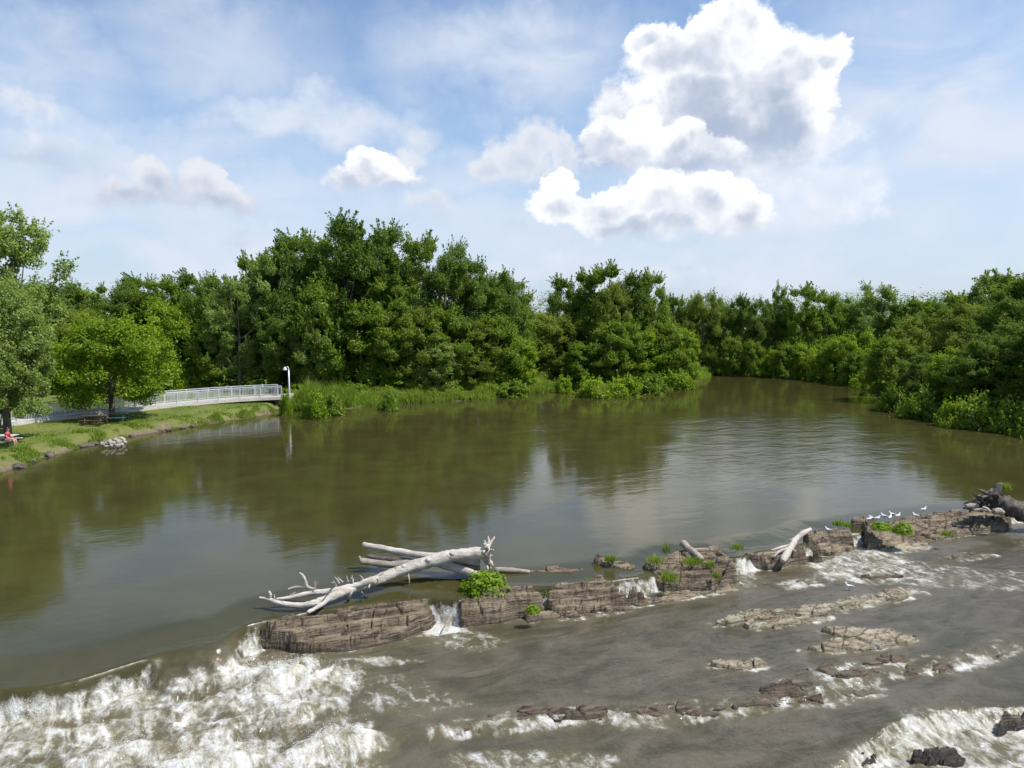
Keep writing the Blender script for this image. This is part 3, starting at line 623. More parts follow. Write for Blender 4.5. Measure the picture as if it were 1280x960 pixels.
# ------------------------------------------------------------------ driftwood
def limb(spec):                               # (px, py, depth) triples
    return [D(x, y, Y) for x, y, Y in spec]
dw = thing('driftwood_tree', 'big bleached white driftwood tree with bare branches lying across the left rock slab', 'driftwood', D(500, 716, 25.6))
mb = MB()
mb.tube(limb([(612, 690, 26.3), (585, 693, 26.2), (555, 697, 26.1), (520, 707, 25.8), (490, 718, 25.5), (455, 731, 24.8), (425, 742, 24.2), (400, 752, 23.7)]), [.20, .22, .21, .20, .19, .16, .14, .11], 16, .16, 1, 8)
for sd in range(3):
    mb.ell(D(565-30*sd, 692+8*sd, 26.0-.2*sd), (.10, .08, .07), 8, 6, .5, sd)
mb.build('trunk', M['drift'], dw, True)
br = [([(410, 748, 23.9), (392, 754, 23.55), (372, 757, 23.4), (350, 754, 23.4), (335, 749, 23.5), (324, 747, 23.5)], [.12, .11, .10, .075, .055, .03]),
      ([(470, 726, 24.5), (440, 733, 24.5), (410, 739, 24.1), (385, 742, 23.9), (362, 747, 23.7), (345, 749, 23.6)], [.11, .10, .09, .08, .06, .04]),
      ([(393, 737, 24.1), (384, 733, 24.1), (381, 725, 24.1), (378, 719, 24.1), (374, 716, 24.1)], [.05, .055, .05, .04, .025]),
      ([(384, 733, 24.1), (370, 734, 24.1), (360, 737, 24.1)], [.05, .05, .04]),
      ([(412, 748, 23.9), (400, 757, 23.5), (384, 766, 23.15)], [.08, .07, .06]),
      ([(391, 743, 23.9), (393, 735, 23.9), (397, 728, 23.9)], [.025, .022, .01]),
      ([(420, 738, 24.3), (419, 731, 24.3), (417, 727, 23.5)], [.04, .04, .015]),
      ([(441, 733, 24.5), (441, 726, 24.5), (440, 719, 24.5)], [.03, .025, .008]),
      ([(440, 738, 24.1), (437, 746, 24.1), (434, 752, 24.8)], [.04, .045, .03]), ([(462, 730, 24.5), (461, 735, 24.1)], [.035, .02]),
      ([(510, 714, 25.6), (511, 722, 25.5), (512, 731, 25.5)], [.03, .025, .01]), ([(506, 716, 25.6), (503, 722, 25.5)], [.02, .01]), ([(336, 749, 23.5), (338, 744, 23.5), (336, 739, 23.5)], [.045, .05, .035]),
      ([(352, 757, 23.4), (345, 757, 23.4), (339, 757, 23.5)], [.03, .025, .012]), ([(452, 740, 24.1), (458, 747, 24.8), (463, 753, 24.7)], [.02, .02, .015])]
g = random.Random(12)
for k in range(16):
    f = g.random(); x = 335+250*f; y = 752-58*f+g.uniform(-4, 2); Y = 23.5+2.6*f; a = g.uniform(.2, 2.9); l_ = g.uniform(5, 12)
    br.append(([(x, y, Y), (x+l_*.6*math.cos(a), y-l_*.6*math.sin(a), Y), (x+l_*math.cos(a)+g.uniform(-2, 2), y-l_*math.sin(a), Y)], [.028, .018, .006]))
for i, (s, r) in enumerate(br):
    b = MB(); b.tube(limb(s), r, 10, .18, 20+i, 6); b.build('branch', M['drift'], dw, True)
rb = MB(); g = random.Random(4)
for k in range(16):
    a = g.uniform(-1.2, 1.6); ln = g.uniform(10, 26)
    x, y = 606+g.uniform(-4, 4), 690+g.uniform(-5, 8)
    ex, ey = x+ln*math.cos(a)*(.6 if a < .6 else 1), y-ln*math.sin(a)*.8+(12 if a < 0 else 0)*.5
    rb.tube(limb([(x, y, 26.3), ((x+ex)/2+g.uniform(-3, 3), (y+ey)/2+g.uniform(-2, 2), 26.3+g.uniform(-.3, .3)), (ex, ey, 26.3+g.uniform(-.5, .5))]), [.09, .06, .025], 7, .25, k, 3)
rb.tube(limb([(604, 694, 26.3), (607, 686, 26.3), (606, 678, 26.3), (605, 676, 26.3)], ), [.16, .10, .06, .03], 8, .3, 71, 3)
rb.build('root_mass', M['drift'], dw, True)
def log(name, label, spec, rad, mat, seed, extra=(), cat='driftwood', group=None, rough=.17):
    o = thing(name, label, cat, D(*spec[len(spec)//2]), group)
    b = MB(); b.tube(limb(spec), rad, 12, rough, seed, 4); b.build('trunk', mat, o, True)
    for i, (s, r) in enumerate(extra):
        b = MB(); b.tube(limb(s), r, 8, rough, seed+i+1, 4); b.build('branch', mat, o, True)
    return o
log('driftwood_log', 'pale straight driftwood log pointing up left behind the white driftwood tree', [(453, 681, 27.2), (475, 685, 27.2), (500, 690, 27.0), (525, 694, 26.8), (560, 697, 26.6), (600, 704, 26.5)], [.10, .115, .12, .125, .13, .12], M['drift'], 31)
log('driftwood_log', 'forked greyish driftwood log with broken end lying low behind the white tree', [(450, 701, 26.9), (470, 704, 26.9), (495, 706, 26.8), (525, 703, 26.8), (560, 704, 26.7), (600, 711, 26.6)], [.10, .12, .13, .14, .14, .10], M['drift_old'], 33,
    [([(453, 703, 26.9), (450, 698, 26.9), (449, 695, 26.9)], [.05, .05, .03])])
log('driftwood_log', 'dark thin driftwood branch wedged between two pale logs', [(459, 695, 27.0), (475, 698, 27.0), (495, 700, 26.9), (525, 702, 26.9)], [.05, .08, .10, .09], M['drift_dark'], 35)
log('driftwood_log', 'thick pale log lying under the arch of the white driftwood tree', [(545, 704, 26.6), (562, 708, 26.4), (582, 714, 26.1), (600, 720, 25.9)], [.12, .15, .15, .12], M['drift'], 37)
log('driftwood_log', 'short brown weathered log lying right of the green bush', [(618, 712, 26.9), (640, 713, 26.9), (662, 715, 26.9)], [.08, .10, .07], M['drift_old'], 39)
log('driftwood_log', 'thin brown stick resting below the tree on the left rock end', [(318, 772, 23.6), (350, 768, 23.8), (385, 766, 24.0), (412, 762, 24.3)], [.03, .05, .06, .04], M['drift_old'], 41)
log('driftwood_log', 'dead stick standing in the narrow waterfall', [(553, 788, 23.4), (560, 776, 23.9), (567, 764, 24.4)], [.02, .022, .02], M['drift_old'], 43)
log('driftwood_log', 'short grey log propped diagonally on the widest rock outcrop', [(852, 678, 28.6), (860, 685, 28.4), (869, 692, 28.1), (878, 700, 27.8)], [.14, .14, .12, .09], M['drift_old'], 45)
log('driftwood_log', 'forked pale driftwood log leaning over the undercut rock block', [(1013, 662, 30.6), (1003, 667, 30.3), (994, 675, 30.0), (988, 685, 29.5), (981, 696, 28.9), (978, 702, 28.6)], [.085, .10, .11, .12, .15, .08], M['drift'], 47,
    [([(990, 681, 29.7), (978, 684, 29.6), (963, 688, 29.4)], [.07, .06, .03]), ([(984, 686, 29.4), (973, 690, 29.2), (967, 697, 29.0)], [.07, .06, .03]), ([(988, 684, 29.6), (995, 690, 29.4)], [.05, .03]), ([(996, 672, 30.0), (986, 676, 29.9)], [.05, .03])])
st = thing('tree_stump', 'dark uprooted tree stump with tangled roots at the right end of the rock line', 'tree stump', D(1245, 635, 34))
b = MB(); b.tube(limb([(1237, 621, 34.2), (1244, 626, 34.2), (1255, 631, 34.1), (1268, 637, 34), (1285, 642, 34), (1320, 650, 34)]), [.20, .36, .42, .40, .37, .34], 18, .28, 51, 8); b.build('trunk', M['drift_dark'], st, True)
b = MB(); g = random.Random(9)
for k in range(26):
    a = g.uniform(.3, 5.2); ln = g.uniform(8, 24)
    x, y = 1238+g.uniform(-12, 6), 628+g.uniform(-6, 10)
    ex, ey = x+ln*math.cos(a), max(606, min(648, y-ln*.6*math.sin(a)))
    if ex > 1250: ex = 1250-g.uniform(0, 8)
    b.tube(limb([(x, y, 34.1), ((x+ex)/2+g.uniform(-3, 3), (y+ey)/2+g.uniform(-3, 2), 33.9), (ex, ey, 33.8+g.uniform(-.4, .4))]), [.10, .08, .035], 7, .25, 60+k, 3)
b.build('root_mass', M['drift_dark'], st, True)
b = MB(); b.tube(limb([(1238, 622, 34.2), (1245, 614, 34.2), (1250, 607, 34.2), (1253, 606, 34.2)]), [.28, .22, .15, .08], 10, .2, 90, 4); b.build('root_knob', M['drift_dark'], st, True)
for i, (s, r, mt, lb) in enumerate([([(1207, 633, 33.6), (1214, 632, 33.6), (1222, 632, 33.6)], .10, 'drift_old', 'short cut brown log end beside the roots of the dark stump'),
    ([(1228, 634, 33.4), (1234, 636, 33.3), (1238, 640, 33.2)], .05, 'drift', 'pale bent branch hanging down from the stump roots'),
    ([(1242, 640, 33.2), (1248, 639, 33.2), (1254, 641, 33.2)], .14, 'drift_old', 'blocky weathered wood piece at the foot of the stump'),
    ([(1216, 638, 33.5), (1226, 637, 33.5), (1236, 639, 33.4)], .06, 'drift_old', 'thin brown branch lying flat under the stump roots'),
    ([(1222, 622, 34.0), (1228, 621, 34.0), (1234, 623, 34.0)], .09, 'drift_old', 'small pale wood chunk caught on top of the stump roots')]):
    log('driftwood_log', lb, s, [r, r*1.1, r*.8], M[mt], 101+i)

# ------------------------------------------------------------------ leaves, shrubs, grass
def leafquads(C, Nn, size, rng, aspect=0.55):
    n = len(C); Nn = Nn/(np.linalg.norm(Nn, axis=1)[:, None]+1e-9)
    r = rng.randn(n, 3); t1 = np.cross(Nn, r); t1 /= np.linalg.norm(t1, axis=1)[:, None]+1e-9; t2 = np.cross(Nn, t1)
    s = (size*(0.65+0.7*rng.rand(n)))[:, None]; a = aspect*(0.8+0.4*rng.rand(n))[:, None]
    V = np.stack([C-t1*s*.5, C+t2*s*a*.5-t1*s*.08+Nn*s*.08, C+t1*s*.5, C-t2*s*a*.5-t1*s*.08+Nn*s*.08], 1).reshape(-1, 3)
    return V, np.arange(n*4).reshape(n, 4)
def crown(seed, H, Wd, base, nclump, per, leaf, prof, spiky=0.5, crad=(0.07, 0.13), flat=0.75, shell=0.3):
    rng = RS(seed); cs = []; lob = rng.rand(8)*6.28
    while len(cs) < nclump:
        tz = rng.rand(); th = rng.rand()*2*PI
        env = prof(tz)*(1+0.16*math.sin(2*th+lob[0]+3*tz)+0.12*math.sin(3*th+lob[1]-5*tz)+0.10*math.sin(5*th+lob[2]+9*tz))
        if rng.rand() > 0.25+0.75*min(1, env): continue
        r = Wd/2*env*math.sqrt(shell+(1-shell)*rng.rand())*0.92
        cs.append((r*math.cos(th), r*math.sin(th), H*(base+(1-base)*tz*0.97)))
    cs = np.array(cs); rc = Wd*rng.uniform(crad[0], crad[1], nclump)
    k = np.repeat(np.arange(nclump), per); n = len(k)
    d = rng.randn(n, 3); d /= np.linalg.norm(d, axis=1)[:, None]
    rad = rc[k]*(0.35+0.75*rng.rand(n)**0.6); d2 = d*np.array([1, 1, flat])
    Cn = cs[k]+d2*rad[:, None]
    # sprays that reach up and out past the clump
    sp = rng.rand(n) < 0.16*spiky*2; kk = rng.randint(0, 5, n)
    out = cs[k]*np.array([1, 1, 0]); out = out/(np.linalg.norm(out, axis=1)[:, None]+1e-6)
    tipd = RS(seed+1).randn(nclump, 5, 3)*0.5; tipd[:, :, 2] += 1.0
    dirs = tipd[k, kk]+out*0.5; dirs /= np.linalg.norm(dirs, axis=1)[:, None]
    L = (rng.rand(n)**0.8)*1.9
    Cn = np.where(sp[:, None], cs[k]+dirs*(rc[k]*L)[:, None]+rng.randn(n, 3)*(0.10*rc[k]*(2.1-L))[:, None], Cn)
    N = d2*0.6+np.array([0, 0, 0.55])+rng.randn(n, 3)*0.55
    V, F = leafquads(Cn, N, leaf, rng)
    tone = np.clip(RS(seed+2).rand(nclump)[k]*0.7+rng.rand(n)*0.3, 0, 1)
    return V, F, np.repeat(tone, 4), cs
P_DOME = lambda t: math.sqrt(max(0.0, 1-((t-0.36)/0.66)**2)) if t > 0.36 else 0.72+0.28*math.sin(t/0.36*PI/2)
P_TALL = lambda t: min(1.0, 0.62+1.1*t)*math.sqrt(max(0.0, 1-max(0, (t-0.42)/0.6)**2))
P_OVAL = lambda t: math.sqrt(max(0.0, 1-((t-0.45)/0.58)**2))
P_SHRUB = lambda t: math.sqrt(max(0.0, 1-(t/1.02)**2))
P_WILLOW = lambda t: (0.85+0.15*t/0.3 if t < 0.3 else math.sqrt(max(0.0, 1-((t-0.3)/0.72)**2)))
def trunk_mb(cs, H, Wd, seed, tr, lean=0.04, nl=9):
    g = RS(seed); b = MB(); top = H*0.72
    pts = [(0, 0, -0.6)]+[(g.randn()*lean*H*.3*i/4, g.randn()*lean*H*.3*i/4, top*i/4) for i in range(1, 5)]
    pts[1] = (pts[1][0]*.3, pts[1][1]*.3, pts[1][2])
    b.tube(pts, [tr*1.25, tr*.9, tr*.72, tr*.5, tr*.2], 9, .08, seed, 3)
    o = g.permutation(len(cs))[:nl]
    for q in cs[o]:
        z0 = min(q[2]*0.62, top*0.9); f = z0/top*4; i = min(3, int(f))
        p0 = np.array(pts[i+1])*(f-i)+np.array(pts[i])*(1-(f-i)) if z0 > 0 else np.array(pts[1])
        p0 = np.array([p0[0], p0[1], max(p0[2], H*.12)])
        midp = (p0+q)/2+np.array([0, 0, -0.04*H])+g.randn(3)*0.02*H
        b.tube([p0, midp, q], [tr*.42, tr*.26, tr*.08], 6, .08, seed+3, 3)
    return b
PROTO = {}
def proto(key, name, seed, H, Wd, base, nclump, per, leaf, prof, lm, bark='bark', tr=0.3, nl=9, **kw):
    V, F, tone, cs = crown(seed, H, Wd, base, nclump, per, leaf, prof, **kw)
    PROTO[key] = dict(name=name, H=float(np.percentile(V[:, 2], 99.9)), W=Wd, V=V, F=F, tone=tone, lm=M[lm], tb=trunk_mb(cs, H, Wd, seed, tr, nl=nl), bark=M[bark], obj=None)
proto('maple_a', 'broadleaf_tree', 1, 19, 10, 0.06, 95, 809, 0.25, P_TALL, 'leaf_dark', spiky=0.9)
proto('maple_b', 'broadleaf_tree', 2, 18, 9, 0.05, 90, 809, 0.25, P_TALL, 'leaf_mid', spiky=0.8)
proto('maple_c', 'broadleaf_tree', 3, 17, 10, 0.08, 95, 737, 0.23, P_OVAL, 'leaf_dark', spiky=0.6)
proto('silver', 'poplar_tree', 4, 15, 8, 0.10, 75, 737, 0.22, P_OVAL, 'leaf_silver', 'bark_pale', spiky=0.9, nl=14)
proto('olive', 'willow_tree', 5, 14, 9, 0.05, 85, 737, 0.21, P_DOME, 'leaf_olive', spiky=0.6)
proto('bright', 'broadleaf_tree', 6, 10, 8, 0.02, 80, 473, 0.25, P_DOME, 'leaf_bright', spiky=0.4)
proto('mid_low', 'broadleaf_tree', 7, 11, 8, 0.02, 80, 509, 0.26, P_OVAL, 'leaf_mid', spiky=0.5)
proto('open', 'poplar_tree', 8, 18, 8, 0.22, 55, 737, 0.23, P_OVAL, 'leaf_silver', 'bark_pale', spiky=0.9, nl=22, crad=(.08, .14))
proto('shrub', 'shrub', 9, 3.0, 3.6, 0.0, 40, 190, 0.24, P_SHRUB, 'leaf_bright', tr=0.05, nl=5, spiky=0.5, crad=(.10, .18))
proto('shrub_dark', 'shrub', 10, 3.0, 3.6, 0.0, 40, 190, 0.26, P_SHRUB, 'leaf_mid', tr=0.05, nl=5, spiky=0.5, crad=(.10, .18))
proto('round_maple', 'maple_tree', 11, 9.5, 10.0, 0.17, 150, 330, 0.24, P_DOME, 'leaf_yellow', spiky=0.35, crad=(.06, .11), tr=.26)
proto('near_willow', 'willow_tree', 12, 12.5, 7.6, 0.17, 170, 330, 0.22, P_WILLOW, 'leaf_pale', spiky=0.5, crad=(.06, .11), tr=.34)
proto('near_poplar', 'poplar_tree', 14, 17, 8.0, 0.10, 190, 320, 0.26, P_OVAL, 'leaf_silver', 'bark_pale', spiky=0.8, nl=26, crad=(.07, .12))
treeno = 0
def tree(key, px, base_py, top_py, w_px, label, group=None, cat=None, zg=None):
    global treeno; treeno += 1
    P = PROTO[key]; d = 8.1*960/(base_py-400)
    for _ in range(4):
        p = D(px, base_py, d*CP+0); z = float(ground_h(p[0], p[1])); d = (CAMH-z)*960/(base_py-400)
    p = D(px, base_py, d); z = float(ground_h(p[0], p[1])) if zg is None else zg
    top = D(px, top_py, p[1])[2]; h = max(0.6, top-z); w = w_px*p[1]/960
    sc = (w/P['W'], w/P['W'], h/P['H'])
    if P['obj'] is None:
        o = thing(P['name'], label, cat or ('shrub' if 'shrub' in P['name'] else 'tree'), (p[0], p[1], z), group)
        mesh('crown', P['V'], P['F'], P['lm'], o, False, {'tone': P['tone']}, local=True)
        mesh('trunk', P['tb'].V, P['tb'].F, P['bark'], o, True, local=True)
        o.scale = sc; o.rotation_euler = (0, 0, (treeno*2.399) % 6.28); P['obj'] = o
        return o
    o = copy_thing(P['obj'], (p[0], p[1], z), sc, (treeno*2.399) % 6.28, label, group)
    if 'group' in o and not group: del o['group']
    if cat: o['category'] = cat
    return o
T = tree
# the left bank
T('near_poplar', 18, 508, 256, 112, 'tall loose silvery poplar rising behind the willow at the left edge')
T('near_willow', 10, 552, 348, 108, 'pale green willow with dark trunk on the lawn at the left edge')
T('round_maple', 140, 522, 393, 138, 'round yellow green maple standing alone on the lawn in front of the boardwalk')
T('silver', 300, 487, 345, 66, 'grey green poplar with pale trunk behind the middle of the boardwalk')
T('silver', 345, 486, 312, 74, 'silvery green tree at the left flank of the tall central clump')
BL = 'trees in the wood behind the boardwalk'
for a in (('maple_c', 78, 483, 352, 80), ('maple_b', 112, 481, 358, 70), ('olive', 100, 488, 385, 80), ('maple_c', 150, 480, 350, 80), ('maple_a', 180, 477, 342, 76), ('maple_b', 206, 480, 345, 80), ('maple_c', 268, 484, 342, 84), ('maple_a', 250, 478, 338, 76), ('mid_low', 262, 487, 400, 60), ('mid_low', 60, 490, 420, 70), ('maple_a', -30, 486, 330, 100), ('maple_b', -90, 490, 320, 120), ('maple_a', 30, 482, 345, 90), ('maple_c', 325, 483, 345, 70)):
    T(*a, 'broadleaf tree in the dense wood behind the white boardwalk', BL)
T('bright', 215, 487, 372, 72, 'bright yellowish tree behind the boardwalk just right of the round maple')
T('bright', 60, 493, 428, 70, 'fresh green bushy tree between the willow and the round maple')
# the tall central clump
CL = 'tall trees of the central clump'
for a in (('maple_b', 318, 483, 316, 62), ('maple_a', 375, 485, 288, 96), ('maple_a', 432, 485, 268, 104), ('maple_a', 482, 483, 276, 92), ('maple_b', 524, 482, 292, 84), ('maple_c', 556, 482, 302, 88), ('maple_a', 592, 480, 320, 84), ('maple_c', 628, 478, 338, 72), ('maple_b', 400, 480, 290, 90), ('maple_c', 455, 479, 285, 100), ('maple_c', 350, 480, 310, 90), ('maple_b', 640, 473, 345, 70)):
    T(*a, 'tall dark green tree in the big clump in the middle', CL)
FR = 'lower trees at the front of the central clump'
for a in (('maple_c', 362, 489, 370, 70), ('mid_low', 400, 489, 350, 80), ('silver', 396, 490, 395, 60), ('mid_low', 452, 488, 372, 84), ('maple_b', 488, 488, 350, 80), ('olive', 520, 487, 382, 80), ('mid_low', 552, 487, 380, 76), ('olive', 588, 486, 400, 72), ('mid_low', 615, 485, 392, 70), ('silver', 545, 490, 425, 56)):
    T(*a, 'lower mid green tree at the front of the big middle clump', FR)
T('bright', 645, 483, 418, 62, 'low bright green tree at the right tip of the middle clump')
T('olive', 672, 474, 388, 74, 'olive drooping willow in the gap between the middle clump and the point')
T('olive', 695, 470, 395, 62, 'small olive tree behind the creek mouth')
# the point across the creek
PT = 'tall trees on the wooded point'
for a in (('maple_a', 706, 470, 344, 60), ('maple_b', 735, 469, 336, 62), ('maple_b', 760, 470, 328, 72), ('maple_a', 790, 469, 340, 66), ('maple_b', 815, 469, 337, 52), ('olive', 765, 472, 350, 60)):
    T(*a, 'tall leafy tree on the wooded point across the creek', PT)
PL = 'low trees at the water side of the wooded point'
for a in (('mid_low', 728, 479, 428, 56), ('mid_low', 772, 477, 400, 70), ('bright', 800, 477, 412, 66), ('mid_low', 830, 476, 402, 64), ('bright', 852, 474, 408, 50), ('mid_low', 872, 472, 418, 40)):
    T(*a, 'low bushy tree overhanging the water on the wooded point', PL)
# far shore
T('olive', 878, 459, 364, 50, 'rounded pale olive tree above the far shore just right of the point')
FS = 'trees along the far shore'
for a in (('maple_a', 845, 458, 368, 46), ('maple_c', 860, 457, 368, 46), ('maple_c', 905, 459, 372, 40), ('maple_a', 925, 459, 368, 42), ('maple_c', 945, 460, 372, 42), ('maple_a', 965, 459.5, 376, 40), ('maple_b', 1030, 460, 364, 56), ('maple_c', 1055, 461, 378, 52), ('maple_a', 1120, 464, 378, 56), ('maple_b', 1150, 465, 372, 60), ('maple_c', 1045, 457, 368, 50), ('maple_c', 1178, 466, 370, 70), ('mid_low', 890, 461, 424, 34), ('mid_low', 915, 461.5, 420, 36), ('mid_low', 940, 462, 425, 34)):
    T(*a, 'broadleaf tree in the wood along the far shore', FS)
T('open', 972, 459, 352, 26, 'thin dark topped tree beside the rounded crown on the far shore')
T('maple_b', 1000, 461, 354, 62, 'tall rounded green tree standing highest on the far shore')
T('open', 1092, 463, 352, 62, 'airy tall tree with open branches on the far right shore')
RB = 'leafy bushes overhanging the far right bank'
for a in (('bright', 965, 463, 436, 34), ('mid_low', 985, 464, 428, 40), ('bright', 1008, 465, 428, 46), ('bright', 1030, 467, 426, 44), ('bright', 1052, 469, 418, 50), ('mid_low', 1040, 468, 432, 40), ('bright', 1074, 471, 412, 52), ('mid_low', 1070, 473, 440, 36), ('bright', 1085, 474, 425, 40)):
    T(*a, 'rounded leafy bush leaning over the far right bank', RB, 'shrub')
# right bank
T('mid_low', 1112, 494, 420, 72, 'bushy green tree at the inner corner of the right bank')
T('silver', 1242, 487, 338, 92, 'highest loose crowned tree on the right bank')
T('bright', 1200, 512, 428, 72, 'fresh green low tree hanging over the water on the right bank')
RT = 'trees on the right bank'
for a in (('maple_c', 1165, 480, 384, 90), ('maple_b', 1200, 484, 362, 90), ('olive', 1215, 492, 378, 96), ('maple_b', 1280, 492, 346, 100), ('maple_c', 1262, 503, 372, 110), ('olive', 1140, 486, 396, 70), ('maple_a', 1330, 495, 330, 130), ('maple_c', 1380, 508, 330, 150)):
    T(*a, 'dense broadleaf tree in the wood on the right bank', RT)
RF = 'dark trees at the water edge of the right bank'
for a in (('maple_c', 1150, 505, 440, 62), ('maple_c', 1232, 517, 425, 84), ('maple_c', 1275, 516, 398, 96), ('maple_b', 1325, 522, 380, 120), ('maple_c', 1178, 510, 455, 50), ('maple_c', 1250, 515, 460, 60), ('maple_c', 1385, 530, 360, 150)):
    T(*a, 'dark shaded tree reaching down to the water on the right bank', RF)
T('shrub', 886, 471, 452, 22, 'small green shrub at the outer tip of the wooded point')
for a in (('shrub_dark', 412, 506, 490, 34), ('shrub', 392, 508, 484, 34), ('shrub_dark', 486, 500, 488, 30)):
    T(*a, 'leafy clump at the water edge of the grassy bank below the middle clump', 'leafy clumps at the grassy water edge', 'shrub')
# shrubs
SH = 'shrubs along the river edge'
T('shrub', 375, 494, 478, 34, 'yellow green leafy shrub just right of the lamp post')
T('shrub', 357, 506, 487, 14, 'small leafy bush at the right end of the boardwalk')
T('shrub', 250, 487, 471, 40, 'low light green shrub behind the middle of the boardwalk railing')
T('shrub_dark', 313, 486, 471, 30, 'rounded green shrub at the foot of the pale trunked poplar')
for a in (('shrub_dark', 440, 493, 478, 44), ('shrub', 500, 490, 474, 40), ('shrub_dark', 470, 492, 480, 36), ('shrub', 560, 488, 472, 44), ('shrub_dark', 600, 487, 474, 44), ('shrub', 530, 492, 480, 36), ('shrub_dark', 640, 486, 474, 40)):
    T(*a, 'leafy shrub on the grassy bank below the middle clump', 'shrubs below the middle clump')
for a in (('shrub', 740, 486, 470, 44), ('shrub', 780, 484, 468, 48), ('shrub_dark', 815, 482, 466, 44), ('shrub', 845, 479, 462, 40), ('shrub_dark', 868, 476, 458, 32), ('shrub', 705, 480, 468, 26)):
    T(*a, 'light green shrub along the water edge of the wooded point', 'shrubs on the wooded point')
T('shrub', 1075, 478, 464, 24, 'small bright shrub at the water line where the right bank juts out')
T('shrub', 1195, 519, 497, 40, 'pale green bush drooping to the water on the right bank')
for a in (('shrub_dark', 1120, 506, 478, 40), ('shrub_dark', 1150, 513, 482, 44), ('shrub_dark', 1225, 521, 490, 60), ('shrub_dark', 1262, 524, 496, 54), ('shrub_dark', 1300, 529, 490, 70)):
    T(*a, 'dark shrub at the shaded water edge of the right bank', 'dark shrubs on the right bank')

# green plants on the rocks
def bush(name, label, px, py, Y, wpx, hpx, n, leaf, mat, seed, cat):
    rng = RS(seed); base = D(px, py, Y); w = wpx*Y/960; h = hpx*Y/960
    o = thing(name, label, cat, base); k = rng.randn(n, 3); k /= np.linalg.norm(k, axis=1)[:, None]
    k *= (0.35+0.65*rng.rand(n)**.5)[:, None]; k[:, 2] = np.abs(k[:, 2])
    C = base+k*np.array([w/2, w/2*.8, h])*(1+0.35*fbm(k[:, 0]*2.5, k[:, 1]*2.5+k[:, 2], 2, seed))[:, None]
    V, F = leafquads(C, k+rng.randn(n, 3)*.5+[0, 0, .5], leaf, rng)
    mesh('foliage', V, F, M[mat], o, False, {'tone': np.repeat(rng.rand(n), 4)})
    b = MB()
    for q in C[rng.choice(n, 14)]: b.tube([base, (base+q)/2+[0, 0, .05], q], [.02, .014, .006], 5, 0, 1, 2)
    b.build('stems', M['bark'], o); return o
bush('bush', 'bright green leafy bush growing beside the big driftwood tree', 606, 745, 25.2, 66, 33, 2600, .13, 'leaf_bright', 3, 'bush')
bush('bush', 'small green plant hanging on the front of the slab below the bush', 666, 766, 23.9, 20, 12, 320, .09, 'leaf_bright', 4, 'plant')
bush('bush', 'left bright green tuft on the slab near the gulls', 1102, 661, 31.4, 28, 8, 700, .11, 'leaf_bright', 5, 'plant')
bush('bush', 'right bright green tuft on the slab near the gulls', 1128, 666, 30.9, 26, 13, 800, .11, 'leaf_bright', 6, 'plant')
bush('bush', 'tiny green plant at the water line on the front of the big left slab', 437, 813, 22.7, 9, 9, 120, .07, 'leaf_bright', 7, 'plant')
def blades(name, P, H, wid, mat, seed, label=None, cat=None, kind=None, lean=.35, parent=None):
    rng = RS(seed); n = len(P); th = rng.rand(n)*2*PI; h = H*(.6+.7*rng.rand(n))*(1 if n < 2000 else np.clip(.85+1.3*fbm(P[:, 0]*.45, P[:, 1]*.45, 3, seed+4), .35, 1.7)); ln = rng.randn(n, 2)*lean*h[:, None]
    s = np.stack([np.cos(th), np.sin(th), 0*th], 1)*(wid*(.7+.6*rng.rand(n)))[:, None]*.5
    mid = P+np.column_stack([ln*.35, h*.55]); tip = P+np.column_stack([ln, h])
    V = np.stack([P-s, P+s, mid+s*.8, tip, mid-s*.8], 1).reshape(-1, 3); i = np.arange(n)[:, None]*5
    F = np.concatenate([i+np.array([[0, 1, 2, 4]]), ], 0); F2 = i+np.array([[4, 2, 3, 3]])
    tone = np.repeat(np.clip(rng.rand(n)*.6+.4*(0.5+fbm(P[:, 0]*.5, P[:, 1]*.5, 2, seed)), 0, 1), 5)
    F = [tuple(f) for f in F]+[tuple(f[:3]) for f in F2]
    o = mesh(name, V, F, M[mat], parent, False, {'tone': tone})
    return tag(o, label, cat, None, kind)
def tuft(label, px, py, Y, wpx, hpx, n, seed, cat='grass tuft'):
    rng = RS(seed); b = D(px, py, Y); w = wpx*Y/960
    P = b+np.column_stack([rng.randn(n)*w*.25, rng.randn(n)*w*.2, -.04*rng.rand(n)])
    blades('grass_tuft', P, hpx*Y/960, .03, 'blade', seed, label, cat, lean=.35)
